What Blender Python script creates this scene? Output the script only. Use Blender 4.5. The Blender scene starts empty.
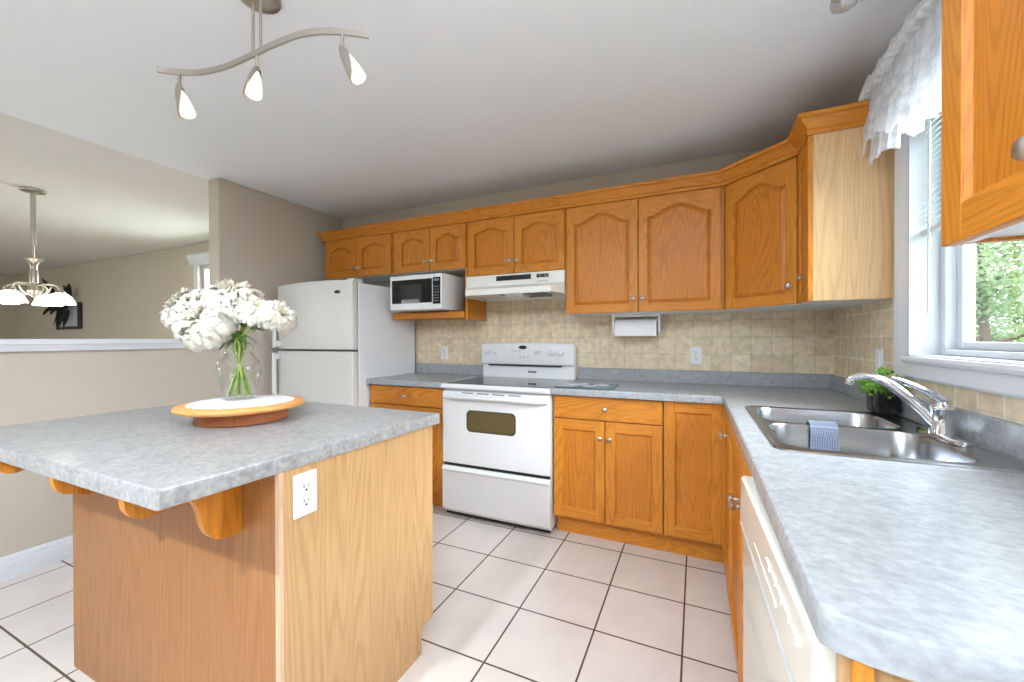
import bpy, bmesh, math, random
from mathutils import Vector, Matrix

# ------------------------------------------------------------------ camera, world, light, exposure
scene = bpy.context.scene
COL = scene.collection
F_PX, YAW, PITCH, ROLL, EYE = 405.34, 0.4273, -0.005, -0.0027, 1.2131
cam_data = bpy.data.cameras.new('camera')
cam_data.sensor_width = 36.0
cam_data.lens = F_PX / 1024 * 36.0
cam_data.clip_start = 0.02
cam_data.clip_end = 200
cam = bpy.data.objects.new('camera', cam_data)
COL.objects.link(cam)
right = Vector((math.cos(YAW), math.sin(YAW), 0))
fwd0 = Vector((-math.sin(YAW), math.cos(YAW), 0))
UPV = Vector((0, 0, 1))
fwd = fwd0 * math.cos(PITCH) + UPV * math.sin(PITCH)
up = -fwd0 * math.sin(PITCH) + UPV * math.cos(PITCH)
ax = right * math.cos(ROLL) + up * math.sin(ROLL)
ay = -right * math.sin(ROLL) + up * math.cos(ROLL)
az = -fwd
cam.matrix_world = Matrix(((ax.x, ay.x, az.x, 0), (ax.y, ay.y, az.y, 0), (ax.z, ay.z, az.z, EYE), (0, 0, 0, 1)))
scene.camera = cam

scene.view_settings.view_transform = 'Standard'
scene.view_settings.look = 'None'
scene.view_settings.gamma = 1.0
scene.view_settings.exposure = 0.07
scene.view_settings.use_curve_mapping = False

world = bpy.data.worlds.new('overcast_sky')
scene.world = world
world.use_nodes = True
wb = world.node_tree.nodes['Background']
wb.inputs['Color'].default_value = (0.93, 0.97, 1.0, 1)
wb.inputs['Strength'].default_value = 4.5

def area(name, loc, target, sx, sy, power, color):
    l = bpy.data.lights.new(name, 'AREA')
    l.shape = 'RECTANGLE'
    l.size, l.size_y, l.energy, l.color = sx, sy, power, color
    o = bpy.data.objects.new(name, l)
    COL.objects.link(o)
    o.location = loc
    d = Vector(target) - Vector(loc)
    o.rotation_euler = d.to_track_quat('-Z', 'Y').to_euler()
    return o

# daylight by the sink and dining windows; living room light is an unseen addition
area('daylight_sink_window', (2.3, 1.5, 2.5), (0.3, 1.35, 1.0), 1.6, 1.4, 330, (0.80, 0.92, 1.0))
area('daylight_dining_window', (-5.1, 3.5, 1.8), (-5.1, 0, 1.0), 0.9, 1.2, 55, (0.93, 0.98, 1.0))
area('added_living_light', (-7.5, -3.25, 1.5), (-7.5, 0, 1.2), 2.6, 1.6, 20, (0.92, 0.98, 1.0))  # no such window is seen; added to brighten the dining wall

# ------------------------------------------------------------------ room numbers (metres, camera stands at x = y = 0)
XR, XL, YB, ZC = 0.745, -3.204, 2.98, 2.41
CT, CU = 0.914, 0.874           # counter top / underside
PI = math.pi

def srgb(r, g, b):
    def f(c):
        c /= 255.0
        return c / 12.92 if c <= 0.04045 else ((c + 0.055) / 1.055) ** 2.4
    return (f(r), f(g), f(b), 1)

# ------------------------------------------------------------------ materials
def new_mat(name):
    m = bpy.data.materials.new(name)
    m.use_nodes = True
    nt = m.node_tree
    b = nt.nodes['Principled BSDF']
    return m, nt, b

def plain(name, col, rough=0.5, metal=0.0, bump=0.0, bscale=200, spec=None, coat=0.0, vary=0.04, vscale=6):
    m, nt, b = new_mat(name)
    tc = nt.nodes.new('ShaderNodeTexCoord')
    n = nt.nodes.new('ShaderNodeTexNoise')
    n.inputs['Scale'].default_value = vscale
    n.inputs['Detail'].default_value = 3
    nt.links.new(tc.outputs['Object'], n.inputs['Vector'])
    mx = nt.nodes.new('ShaderNodeMix')
    mx.data_type = 'RGBA'
    mx.inputs['A'].default_value = tuple(c * (1 - vary) for c in col[:3]) + (1,)
    mx.inputs['B'].default_value = tuple(min(1, c * (1 + vary)) for c in col[:3]) + (1,)
    nt.links.new(n.outputs['Fac'], mx.inputs['Factor'])
    nt.links.new(mx.outputs['Result'], b.inputs['Base Color'])
    b.inputs['Roughness'].default_value = rough
    b.inputs['Metallic'].default_value = metal
    if spec is not None:
        b.inputs['Specular IOR Level'].default_value = spec
    b.inputs['Coat Weight'].default_value = coat
    if bump:
        n2 = nt.nodes.new('ShaderNodeTexNoise')
        n2.inputs['Scale'].default_value = bscale
        nt.links.new(tc.outputs['Object'], n2.inputs['Vector'])
        bp = nt.nodes.new('ShaderNodeBump')
        bp.inputs['Strength'].default_value = bump
        bp.inputs['Distance'].default_value = 0.002
        nt.links.new(n2.outputs['Fac'], bp.inputs['Height'])
        nt.links.new(bp.outputs['Normal'], b.inputs['Normal'])
    return m

def oak(name, light, dark, axis='z', ring=26.0, rough=0.38, strength=0.54, sc=2.0, across=3.2, along=0.42):
    """Oak: contour lines of a noise field drawn out along the grain make the cathedral figure; a finer one makes the pores."""
    m, nt, b = new_mat(name)
    tc = nt.nodes.new('ShaderNodeTexCoord')
    oi = nt.nodes.new('ShaderNodeObjectInfo')
    vm = nt.nodes.new('ShaderNodeVectorMath')
    vm.operation = 'SCALE'
    vm.inputs[0].default_value = (7.3, 5.1, 9.7)
    nt.links.new(oi.outputs['Random'], vm.inputs['Scale'])
    ad = nt.nodes.new('ShaderNodeVectorMath')
    ad.operation = 'ADD'
    nt.links.new(tc.outputs['Object'], ad.inputs[0])
    nt.links.new(vm.outputs['Vector'], ad.inputs[1])
    def stretched(across, along):
        mp = nt.nodes.new('ShaderNodeMapping')
        s = [across] * 3
        s['xyz'.index(axis)] = along
        mp.inputs['Scale'].default_value = s
        nt.links.new(ad.outputs['Vector'], mp.inputs['Vector'])
        return mp
    n = nt.nodes.new('ShaderNodeTexNoise')
    n.inputs['Scale'].default_value = sc
    n.inputs['Detail'].default_value = 1.2
    n.inputs['Roughness'].default_value = 0.35
    nt.links.new(stretched(across, along).outputs['Vector'], n.inputs['Vector'])
    mul = nt.nodes.new('ShaderNodeMath')
    mul.operation = 'MULTIPLY'
    mul.inputs[1].default_value = ring
    nt.links.new(n.outputs['Fac'], mul.inputs[0])
    fr = nt.nodes.new('ShaderNodeMath')
    fr.operation = 'FRACT'
    nt.links.new(mul.outputs[0], fr.inputs[0])
    cr = nt.nodes.new('ShaderNodeValToRGB')
    cr.color_ramp.elements[0].position = 0.0
    cr.color_ramp.elements[0].color = (0.75, 0.75, 0.75, 1)
    cr.color_ramp.elements[1].position = 1.0
    cr.color_ramp.elements[1].color = (0.6, 0.6, 0.6, 1)
    e = cr.color_ramp.elements.new(0.22); e.color = (0.15, 0.15, 0.15, 1)
    e = cr.color_ramp.elements.new(0.6); e.color = (0.0, 0.0, 0.0, 1)
    nt.links.new(fr.outputs[0], cr.inputs['Fac'])
    p = nt.nodes.new('ShaderNodeTexNoise')
    p.inputs['Scale'].default_value = 1.0
    p.inputs['Detail'].default_value = 2
    nt.links.new(stretched(260, 9).outputs['Vector'], p.inputs['Vector'])
    pr = nt.nodes.new('ShaderNodeMapRange')
    pr.inputs['From Min'].default_value = 0.45
    pr.inputs['From Max'].default_value = 0.75
    nt.links.new(p.outputs['Fac'], pr.inputs['Value'])
    mm = nt.nodes.new('ShaderNodeMath')
    mm.operation = 'MULTIPLY_ADD'
    mm.inputs[1].default_value = 0.6
    nt.links.new(pr.outputs['Result'], mm.inputs[0])
    nt.links.new(cr.outputs['Color'], mm.inputs[2])
    m2 = nt.nodes.new('ShaderNodeMath')
    m2.operation = 'MULTIPLY'
    m2.use_clamp = True
    m2.inputs[1].default_value = strength
    nt.links.new(mm.outputs[0], m2.inputs[0])
    mx = nt.nodes.new('ShaderNodeMix')
    mx.data_type = 'RGBA'
    mx.inputs['A'].default_value = light
    mx.inputs['B'].default_value = dark
    nt.links.new(m2.outputs[0], mx.inputs['Factor'])
    nt.links.new(mx.outputs['Result'], b.inputs['Base Color'])
    b.inputs['Roughness'].default_value = rough
    b.inputs['Specular IOR Level'].default_value = 0.35
    return m

def laminate(name, base, dark, light, rough=0.35):
    m, nt, b = new_mat(name)
    tc = nt.nodes.new('ShaderNodeTexCoord')
    mp = nt.nodes.new('ShaderNodeMapping')
    mp.inputs['Scale'].default_value = (1, 1.2, 1.2)
    mp.inputs['Rotation'].default_value = (0, 0, 0.6)
    nt.links.new(tc.outputs['Object'], mp.inputs['Vector'])
    n1 = nt.nodes.new('ShaderNodeTexNoise')
    n1.inputs['Scale'].default_value = 26
    n1.inputs['Detail'].default_value = 6
    n1.inputs['Roughness'].default_value = 0.65
    n2 = nt.nodes.new('ShaderNodeTexNoise')
    n2.inputs['Scale'].default_value = 70
    n2.inputs['Detail'].default_value = 5
    for n in (n1, n2):
        nt.links.new(mp.outputs['Vector'], n.inputs['Vector'])
    ad = nt.nodes.new('ShaderNodeMath')
    ad.operation = 'ADD'
    nt.links.new(n1.outputs['Fac'], ad.inputs[0])
    nt.links.new(n2.outputs['Fac'], ad.inputs[1])
    cr = nt.nodes.new('ShaderNodeValToRGB')
    cr.color_ramp.elements[0].position = 0.36
    cr.color_ramp.elements[0].color = dark
    cr.color_ramp.elements[1].position = 0.64
    cr.color_ramp.elements[1].color = light
    e = cr.color_ramp.elements.new(0.5); e.color = base
    hf = nt.nodes.new('ShaderNodeMath')
    hf.operation = 'MULTIPLY'
    hf.inputs[1].default_value = 0.5
    nt.links.new(ad.outputs[0], hf.inputs[0])
    nt.links.new(hf.outputs[0], cr.inputs['Fac'])
    nt.links.new(cr.outputs['Color'], b.inputs['Base Color'])
    b.inputs['Roughness'].default_value = rough
    return m

def tiles(name, c1, c2, grout, size, mortar, axes, off, rough, mottle, mscale, bump=0.3):
    """Square tiles on a plane; axes = the two object axes that lie in it, off = where a grout line crosses."""
    m, nt, b = new_mat(name)
    tc = nt.nodes.new('ShaderNodeTexCoord')
    sp = nt.nodes.new('ShaderNodeSeparateXYZ')
    nt.links.new(tc.outputs['Object'], sp.inputs[0])
    cb = nt.nodes.new('ShaderNodeCombineXYZ')
    for k in range(2):
        s = nt.nodes.new('ShaderNodeMath')
        s.operation = 'SUBTRACT'
        s.inputs[1].default_value = off[k] - 40 * size
        nt.links.new(sp.outputs['xyz'.index(axes[k])], s.inputs[0])
        nt.links.new(s.outputs[0], cb.inputs[k])
    br = nt.nodes.new('ShaderNodeTexBrick')
    br.offset = 0.0
    br.squash = 1.0
    br.inputs['Scale'].default_value = 1.0
    br.inputs['Brick Width'].default_value = size
    br.inputs['Row Height'].default_value = size
    br.inputs['Mortar Size'].default_value = mortar
    br.inputs['Mortar Smooth'].default_value = 0.2
    br.inputs['Bias'].default_value = 0.0
    br.inputs['Color1'].default_value = c1
    br.inputs['Color2'].default_value = c2
    br.inputs['Mortar'].default_value = grout
    nt.links.new(cb.outputs[0], br.inputs['Vector'])
    n = nt.nodes.new('ShaderNodeTexNoise')
    n.inputs['Scale'].default_value = mscale
    n.inputs['Detail'].default_value = 5
    n.inputs['Roughness'].default_value = 0.6
    nt.links.new(tc.outputs['Object'], n.inputs['Vector'])
    mr = nt.nodes.new('ShaderNodeMapRange')
    mr.inputs['From Min'].default_value = 0.3
    mr.inputs['From Max'].default_value = 0.7
    mr.inputs['To Min'].default_value = 1 - mottle
    mr.inputs['To Max'].default_value = 1 + mottle * 0.6
    nt.links.new(n.outputs['Fac'], mr.inputs['Value'])
    vm = nt.nodes.new('ShaderNodeVectorMath')
    vm.operation = 'SCALE'
    nt.links.new(br.outputs['Color'], vm.inputs[0])
    nt.links.new(mr.outputs['Result'], vm.inputs['Scale'])
    nt.links.new(vm.outputs['Vector'], b.inputs['Base Color'])
    b.inputs['Roughness'].default_value = rough
    bp = nt.nodes.new('ShaderNodeBump')
    bp.invert = True
    bp.inputs['Strength'].default_value = bump
    bp.inputs['Distance'].default_value = 0.002
    nt.links.new(br.outputs['Fac'], bp.inputs['Height'])
    nt.links.new(bp.outputs['Normal'], b.inputs['Normal'])
    return m

def emitter(name, col, strength):
    m, nt, b = new_mat(name)
    tc = nt.nodes.new('ShaderNodeTexCoord')
    n = nt.nodes.new('ShaderNodeTexNoise')
    n.inputs['Scale'].default_value = 30
    nt.links.new(tc.outputs['Object'], n.inputs['Vector'])
    mr = nt.nodes.new('ShaderNodeMapRange')
    mr.inputs['To Min'].default_value = strength * 0.85
    mr.inputs['To Max'].default_value = strength * 1.15
    nt.links.new(n.outputs['Fac'], mr.inputs['Value'])
    nt.links.new(mr.outputs['Result'], b.inputs['Emission Strength'])
    b.inputs['Base Color'].default_value = (0.9, 0.88, 0.84, 1)
    b.inputs['Emission Color'].default_value = col
    b.inputs['Roughness'].default_value = 0.4
    return m

def thin_glass(name, tint=(1, 1, 1, 1), edge=0.25, base=0.04):
    """A thin clear pane or wall of glass: mostly straight through, reflecting more towards its edges."""
    m = bpy.data.materials.new(name)
    m.use_nodes = True
    nt = m.node_tree
    nt.nodes.clear()
    out = nt.nodes.new('ShaderNodeOutputMaterial')
    tr = nt.nodes.new('ShaderNodeBsdfTransparent')
    tr.inputs['Color'].default_value = tint
    gl = nt.nodes.new('ShaderNodeBsdfGlossy')
    gl.inputs['Roughness'].default_value = 0.02
    lw = nt.nodes.new('ShaderNodeLayerWeight')
    lw.inputs['Blend'].default_value = 0.35
    mr = nt.nodes.new('ShaderNodeMapRange')
    mr.inputs['To Min'].default_value = base
    mr.inputs['To Max'].default_value = base + edge
    nt.links.new(lw.outputs['Facing'], mr.inputs['Value'])
    mx = nt.nodes.new('ShaderNodeMixShader')
    nt.links.new(mr.outputs['Result'], mx.inputs['Fac'])
    nt.links.new(tr.outputs[0], mx.inputs[1])
    nt.links.new(gl.outputs[0], mx.inputs[2])
    nt.links.new(mx.outputs[0], out.inputs['Surface'])
    return m

def lace(name):
    m = bpy.data.materials.new(name)
    m.use_nodes = True
    nt = m.node_tree
    nt.nodes.clear()
    out = nt.nodes.new('ShaderNodeOutputMaterial')
    df = nt.nodes.new('ShaderNodeBsdfDiffuse')
    df.inputs['Color'].default_value = (0.95, 0.96, 0.98, 1)
    tl = nt.nodes.new('ShaderNodeBsdfTranslucent')
    tl.inputs['Color'].default_value = (0.95, 0.96, 0.98, 1)
    tr = nt.nodes.new('ShaderNodeBsdfTransparent')
    tc = nt.nodes.new('ShaderNodeTexCoord')
    vo = nt.nodes.new('ShaderNodeTexVoronoi')
    vo.inputs['Scale'].default_value = 30
    nt.links.new(tc.outputs['Object'], vo.inputs['Vector'])
    mr = nt.nodes.new('ShaderNodeMapRange')
    mr.inputs['From Min'].default_value = 0.25
    mr.inputs['From Max'].default_value = 0.6
    mr.inputs['To Min'].default_value = 0.02
    mr.inputs['To Max'].default_value = 0.22
    nt.links.new(vo.outputs['Distance'], mr.inputs['Value'])
    m1 = nt.nodes.new('ShaderNodeMixShader')
    m1.inputs['Fac'].default_value = 0.55
    nt.links.new(df.outputs[0], m1.inputs[1])
    nt.links.new(tl.outputs[0], m1.inputs[2])
    m2 = nt.nodes.new('ShaderNodeMixShader')
    nt.links.new(mr.outputs['Result'], m2.inputs['Fac'])
    nt.links.new(m1.outputs[0], m2.inputs[1])
    nt.links.new(tr.outputs[0], m2.inputs[2])
    nt.links.new(m2.outputs[0], out.inputs['Surface'])
    return m

def leafy(name, c1, c2, scale=8, trans=0.3):
    m, nt, b = new_mat(name)
    tc = nt.nodes.new('ShaderNodeTexCoord')
    n = nt.nodes.new('ShaderNodeTexNoise')
    n.inputs['Scale'].default_value = scale
    nt.links.new(tc.outputs['Object'], n.inputs['Vector'])
    mr = nt.nodes.new('ShaderNodeMapRange')
    mr.inputs['From Min'].default_value = 0.35
    mr.inputs['From Max'].default_value = 0.65
    nt.links.new(n.outputs['Fac'], mr.inputs['Value'])
    mx = nt.nodes.new('ShaderNodeMix')
    mx.data_type = 'RGBA'
    mx.inputs['A'].default_value = c1
    mx.inputs['B'].default_value = c2
    nt.links.new(mr.outputs['Result'], mx.inputs['Factor'])
    nt.links.new(mx.outputs['Result'], b.inputs['Base Color'])
    b.inputs['Roughness'].default_value = 0.55
    tl = nt.nodes.new('ShaderNodeBsdfTranslucent')
    nt.links.new(mx.outputs['Result'], tl.inputs['Color'])
    ms = nt.nodes.new('ShaderNodeMixShader')
    ms.inputs['Fac'].default_value = trans
    nt.links.new(b.outputs[0], ms.inputs[1])
    nt.links.new(tl.outputs[0], ms.inputs[2])
    nt.links.new(ms.outputs[0], nt.nodes['Material Output'].inputs['Surface'])
    return m

M = {}
M['wall'] = plain('taupe_wall_paint', srgb(202, 191, 177), 0.85, bump=0.08, bscale=300, vary=0.015)
M['ceiling'] = plain('white_ceiling_paint', srgb(241, 244, 248), 0.9, bump=0.15, bscale=120, vary=0.01)
M['ceiling_dining'] = plain('shaded_ceiling_paint', srgb(228, 226, 224), 0.9, bump=0.15, bscale=120, vary=0.01)  # same ceiling paint, darker and warmer: dimmer dining light put into colour
M['trim'] = plain('white_trim_paint', srgb(226, 230, 236), 0.4, vary=0.01)
M['vinyl'] = plain('white_vinyl', srgb(206, 210, 216), 0.35, vary=0.01)
M['floor'] = tiles('pale_floor_tile', srgb(228, 219, 212), srgb(222, 213, 206), srgb(96, 80, 66), 0.3378, 0.0042, 'xy', (-0.7264, 2.3468), 0.24, 0.06, 5, 0.4)
M['tile_back'] = tiles('beige_wall_tile_back', srgb(240, 222, 191), srgb(224, 204, 172), srgb(208, 192, 166), 0.1115, 0.0024, 'xz', (0.203, 0.998), 0.45, 0.2, 26, 0.5)
M['tile_side'] = tiles('beige_wall_tile_side', srgb(236, 216, 184), srgb(222, 202, 170), srgb(240, 232, 214), 0.1115, 0.0055, 'yz', (2.96, 0.998), 0.45, 0.2, 26, 0.5)
OKL, OKD = srgb(214, 137, 46), srgb(144, 82, 20)
M['oak'] = oak('honey_oak', OKL, OKD, 'z')
M['oak_x'] = oak('honey_oak_across', OKL, OKD, 'x')
M['oak_y'] = oak('honey_oak_deep', OKL, OKD, 'y')
M['oak_panel'] = oak('honey_oak_panel', srgb(207, 128, 40), srgb(136, 75, 16), 'z', ring=30)
M['oak_pale'] = oak('pale_oak_veneer', srgb(222, 184, 138), srgb(184, 140, 90), 'z', ring=24, sc=1.8, strength=0.55, across=3.8, along=0.36)
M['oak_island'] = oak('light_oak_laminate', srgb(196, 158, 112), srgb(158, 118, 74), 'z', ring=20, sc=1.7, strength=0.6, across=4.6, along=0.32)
M['oak_island_shaded'] = oak('shaded_oak_laminate', srgb(166, 112, 62), srgb(134, 84, 40), 'z', ring=20, sc=1.7, strength=0.6, across=4.6, along=0.32)  # island laminate darkened: the near face's weaker light is painted in
M['oak_edge'] = oak('grey_oak_edge', srgb(214, 180, 150), srgb(190, 150, 118), 'z')
M['melamine'] = plain('white_melamine', srgb(228, 230, 232), 0.4)
M['counter'] = laminate('grey_stone_laminate', srgb(158, 161, 164), srgb(144, 147, 150), srgb(172, 174, 177), 0.24)
M['counter_island'] = laminate('grey_stone_laminate_island', srgb(150, 149, 148), srgb(126, 126, 127), srgb(170, 169, 167), 0.30)
M['white_app'] = plain('white_enamel', srgb(238, 239, 240), 0.25, vary=0.01)
M['fridge_front'] = plain('shaded_textured_steel', srgb(226, 225, 220), 0.4, bump=0.15, bscale=500, vary=0.01)  # textured white, greyed in colour because the front faces away from the light
M['fridge_side'] = plain('lit_painted_steel', srgb(243, 246, 249), 0.4, vary=0.01)  # the same white, lightened in colour for the lit side
M['bisque'] = plain('bisque_enamel', srgb(234, 231, 220), 0.04, vary=0.01)
M['almond'] = plain('almond_enamel', srgb(242, 241, 235), 0.3, vary=0.01)
M['black_glass'] = plain('black_glass', srgb(22, 22, 24), 0.05)
M['cooktop_glass'] = plain('dark_ceramic_glass', srgb(44, 44, 46), 0.06)
M['oven_glass'] = plain('bronze_glass_with_reflection', srgb(104, 92, 60), 0.08)  # bronze glass, its tone lightened by a painted reflection
M['black'] = plain('black_plastic', srgb(24, 24, 26), 0.4)
M['dark_grey'] = plain('dark_grey_enamel', srgb(66, 60, 46), 0.3)
M['grey'] = plain('grey_plastic', srgb(120, 122, 126), 0.5)
M['lightgrey'] = plain('light_grey_plastic', srgb(206, 208, 210), 0.45)
M['painted_gap'] = plain('painted_gap_shade', srgb(30, 26, 22), 0.8)  # near-black colour standing for the shade inside gaps and slots
M['steel'] = plain('brushed_stainless', srgb(176, 180, 186), 0.24, 1.0, vary=0.05, vscale=40)
M['nickel'] = plain('brushed_nickel', srgb(190, 182, 172), 0.32, 1.0)
M['chrome'] = plain('chrome', srgb(228, 230, 234), 0.06, 1.0)
M['plate'] = plain('white_plate', srgb(240, 240, 240), 0.35, vary=0.005)
M['paper'] = plain('white_paper', srgb(244, 244, 244), 0.8, bump=0.2, bscale=120)
M['tray'] = oak('tray_wood', srgb(226, 160, 92), srgb(190, 118, 58), 'x', strength=0.4)
M['tray_base'] = oak('tray_base_wood', srgb(176, 104, 60), srgb(134, 72, 38), 'x', strength=0.4)
M['cord_black'] = plain('black_ceramic', srgb(18, 18, 20), 0.25)
M['soil'] = plain('dark_soil', srgb(50, 40, 32), 0.9)
M['glass'] = thin_glass('window_glass', (1, 1, 1, 1), 0.15, 0.02)
M['vase_glass'] = thin_glass('vase_glass', (0.975, 0.99, 0.985, 1), 0.55, 0.02)
M['water'] = thin_glass('vase_water', (0.98, 0.995, 0.97, 1), 0.04, 0.005)
M['lamp_glass'] = thin_glass('clear_lamp_glass', (0.9, 0.9, 0.9, 1), 0.5, 0.08)
M['lace'] = lace('white_lace')
M['petal'] = leafy('white_petal', srgb(236, 231, 217), srgb(242, 239, 229), 12, 0.25)
M['stamen'] = plain('yellow_stamen', srgb(244, 232, 160), 0.7)
M['stem'] = leafy('green_stem', srgb(120, 148, 60), srgb(150, 170, 70), 20, 0.15)
M['leaf'] = leafy('dark_leaf', srgb(62, 100, 40), srgb(96, 134, 62), 14, 0.25)
M['herb'] = leafy('bright_herb_leaf', srgb(90, 150, 40), srgb(150, 200, 84), 30, 0.3)
M['tree_leaf'] = leafy('tree_leaf', srgb(112, 146, 98), srgb(190, 208, 170), 1.3, 0.4)
M['bark'] = plain('bark', srgb(104, 90, 76), 0.9, bump=0.6, bscale=30)
M['lawn'] = leafy('lawn', srgb(110, 150, 70), srgb(130, 166, 86), 3, 0.0)
M['dry_leaf'] = plain('dark_dried_leaf', srgb(44, 42, 38), 0.7)
M['frame_black'] = plain('black_frame', srgb(40, 38, 38), 0.4)
M['mirror'] = plain('painted_mirror_reflection', srgb(196, 210, 224), 0.1)  # mirror surface: the reflection is painted as a plain pale blue
M['track_glow'] = emitter('warm_frosted_glass', (1.0, 0.86, 0.60, 1), 0.62)
M['shade_glow'] = emitter('white_alabaster_glass', (1.0, 0.97, 0.93, 1), 1.9)
M['board_glass'] = plain('teal_printed_glass', srgb(74, 104, 110), 0.08, vary=0.4, vscale=14)
M['towel'] = None

def checked_cloth(name):
    m, nt, b = new_mat(name)
    tc = nt.nodes.new('ShaderNodeTexCoord')
    mp = nt.nodes.new('ShaderNodeMapping')
    mp.inputs['Rotation'].default_value = (0, 0.78, 0)
    nt.links.new(tc.outputs['Object'], mp.inputs['Vector'])
    ck = nt.nodes.new('ShaderNodeTexChecker')
    ck.inputs['Scale'].default_value = 210
    ck.inputs['Color1'].default_value = srgb(92, 100, 120)
    ck.inputs['Color2'].default_value = srgb(142, 148, 164)
    nt.links.new(mp.outputs['Vector'], ck.inputs['Vector'])
    nt.links.new(ck.outputs['Color'], b.inputs['Base Color'])
    b.inputs['Roughness'].default_value = 0.9
    return m
M['towel'] = checked_cloth('blue_grey_check_cloth')

def doily_cloth(name):
    m, nt, b = new_mat(name)
    tc = nt.nodes.new('ShaderNodeTexCoord')
    vo = nt.nodes.new('ShaderNodeTexVoronoi')
    vo.inputs['Scale'].default_value = 60
    nt.links.new(tc.outputs['Object'], vo.inputs['Vector'])
    cr = nt.nodes.new('ShaderNodeValToRGB')
    cr.color_ramp.elements[0].color = srgb(222, 178, 180)
    cr.color_ramp.elements[1].color = srgb(226, 224, 228)
    cr.color_ramp.elements[1].position = 0.45
    nt.links.new(vo.outputs['Distance'], cr.inputs['Fac'])
    nt.links.new(cr.outputs['Color'], b.inputs['Base Color'])
    b.inputs['Roughness'].default_value = 0.9
    return m
M['doily'] = doily_cloth('pink_white_doily')

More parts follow.
